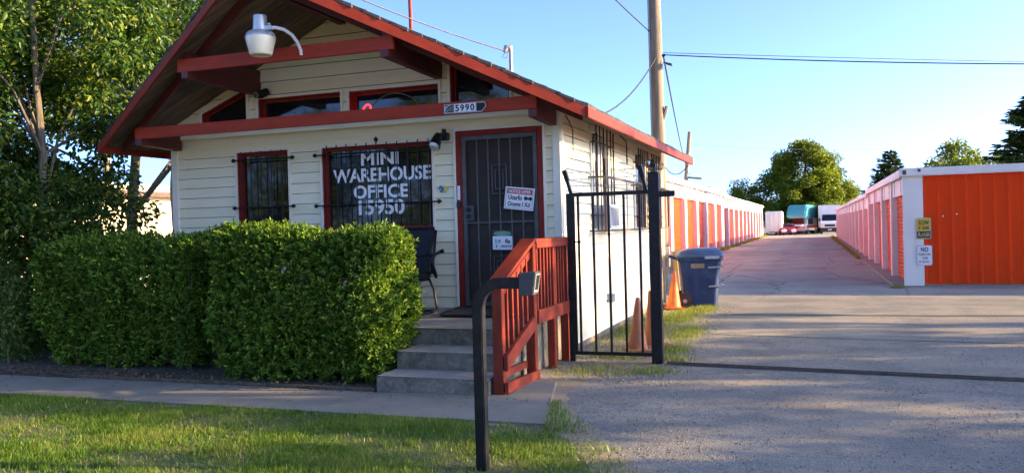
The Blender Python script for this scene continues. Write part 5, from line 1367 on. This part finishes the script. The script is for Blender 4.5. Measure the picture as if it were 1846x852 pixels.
y = rng.uniform(36, 88, 4000); g = grass_mesh('kerb_weeds', np.column_stack([1.7-np.abs(rng.normal(0, .10, 4000))*(y/60), y]), .11, .02, M['weed'], rng); tag(g, 'weeds along the foot of the right storage row', 'weeds', kind='stuff')
x = rng.normal(1.76, .09, 220); y = rng.normal(21.0, .12, 220)
g = grass_mesh('corner_weeds', np.column_stack([x, y]), .07, .008, M['weed'], rng); tag(g, 'small dry weeds at the corner of the right storage row', 'weeds', kind='stuff')
# dead leaves and chips in the bed and along the walk edge
n = 2600
x = rng.uniform(-9.5, -4.17, n); y = 7.30+np.abs(rng.normal(0, .3, n)); k = y < 8.25; x, y = x[k], y[k]; n = len(x)
P = np.column_stack([x, y, np.full(n, .036)]); D = rng.normal(size=(n, 3)); D[:, 2] *= .25; Nn = rng.normal(size=(n, 3))*.35; Nn[:, 2] = 1
Ls = rng.uniform(.015, .05, n); V, F = leaf_arrays(P, D, Nn, Ls, Ls*.5, rich=False)
tag(np_mesh('leaf_litter', V, F, M['litter']), 'dead leaves and bark chips lying in the planting bed', 'litter', kind='stuff')
n = 420
x = rng.uniform(-9, -2.2, n); y = np.where(rng.random(n) < .6, 7.25-np.abs(rng.normal(0, .10, n)), rng.uniform(6.4, 7.25, n))
P = np.column_stack([x, y, np.full(n, .027)]); D = rng.normal(size=(n, 3)); D[:, 2] *= .15; Nn = rng.normal(size=(n, 3))*.2; Nn[:, 2] = 1
Ls = rng.uniform(.012, .035, n); V, F = leaf_arrays(P, D, Nn, Ls, Ls*.5, rich=False)
tag(np_mesh('leaf_litter', V, F, M['litter']), 'scattered dead leaves lying on the walkway', 'litter', kind='stuff')
# pebbles on the gravelly drive
def pebbles(name, label, XY, s0, s1, m):
    n = len(XY); s = rng.uniform(s0, s1, n)
    base = np.array([(1, 0, 0), (0, 1, 0), (-1, 0, 0), (0, -1, 0), (0, 0, .7)])
    a = rng.uniform(0, 2*PI, n); ca, sa = np.cos(a), np.sin(a); el = rng.uniform(.6, 1.3, n)
    V = np.zeros((n, 5, 3))
    for i, b_ in enumerate(base):
        bx, by = b_[0]*el, b_[1]+0*el
        V[:, i, 0] = XY[:, 0]+(bx*ca-by*sa)*s; V[:, i, 1] = XY[:, 1]+(bx*sa+by*ca)*s; V[:, i, 2] = b_[2]*s+.0015
    V = V.reshape(-1, 3); i = np.arange(n)[:, None]*5
    F = np.concatenate([i+np.array([[a_, b_, 4]]) for a_, b_ in ((0, 1), (1, 2), (2, 3), (3, 0))], 0)
    tag(np_mesh(name, V, F, m), label, 'gravel', kind='stuff')
n = 15000
y = rng.uniform(4.6, 12.5, n)**1.0; x = rng.uniform(-2.2, 3.2, n)
edge = np.interp(y, [4.4, 5.4, 6.0, 6.5, 7.2, 7.9, 8.6, 9.3, 10, 11.5, 13.5], [-.9, -1.1, -1.45, -1.75, -2.1, -2.3, -2.2, -1.75, -1.45, -1.5, -1.65])
k = (x > edge-.12) & (rng.random(n) < .25+.75*np.exp(-np.clip(x-edge, 0, 9)/.9)); 
pebbles('loose_gravel', 'loose gravel scattered over the driveway edge', np.column_stack([x, y])[k], .004, .013, M['pebble'])
n = 2600; x = rng.uniform(-2.85, -1.4, n); y = rng.uniform(8.3, 16.2, n)
pebbles('loose_gravel', 'small stones on the dirt beside the office', np.column_stack([x, y]), .005, .022, M['pebble'])
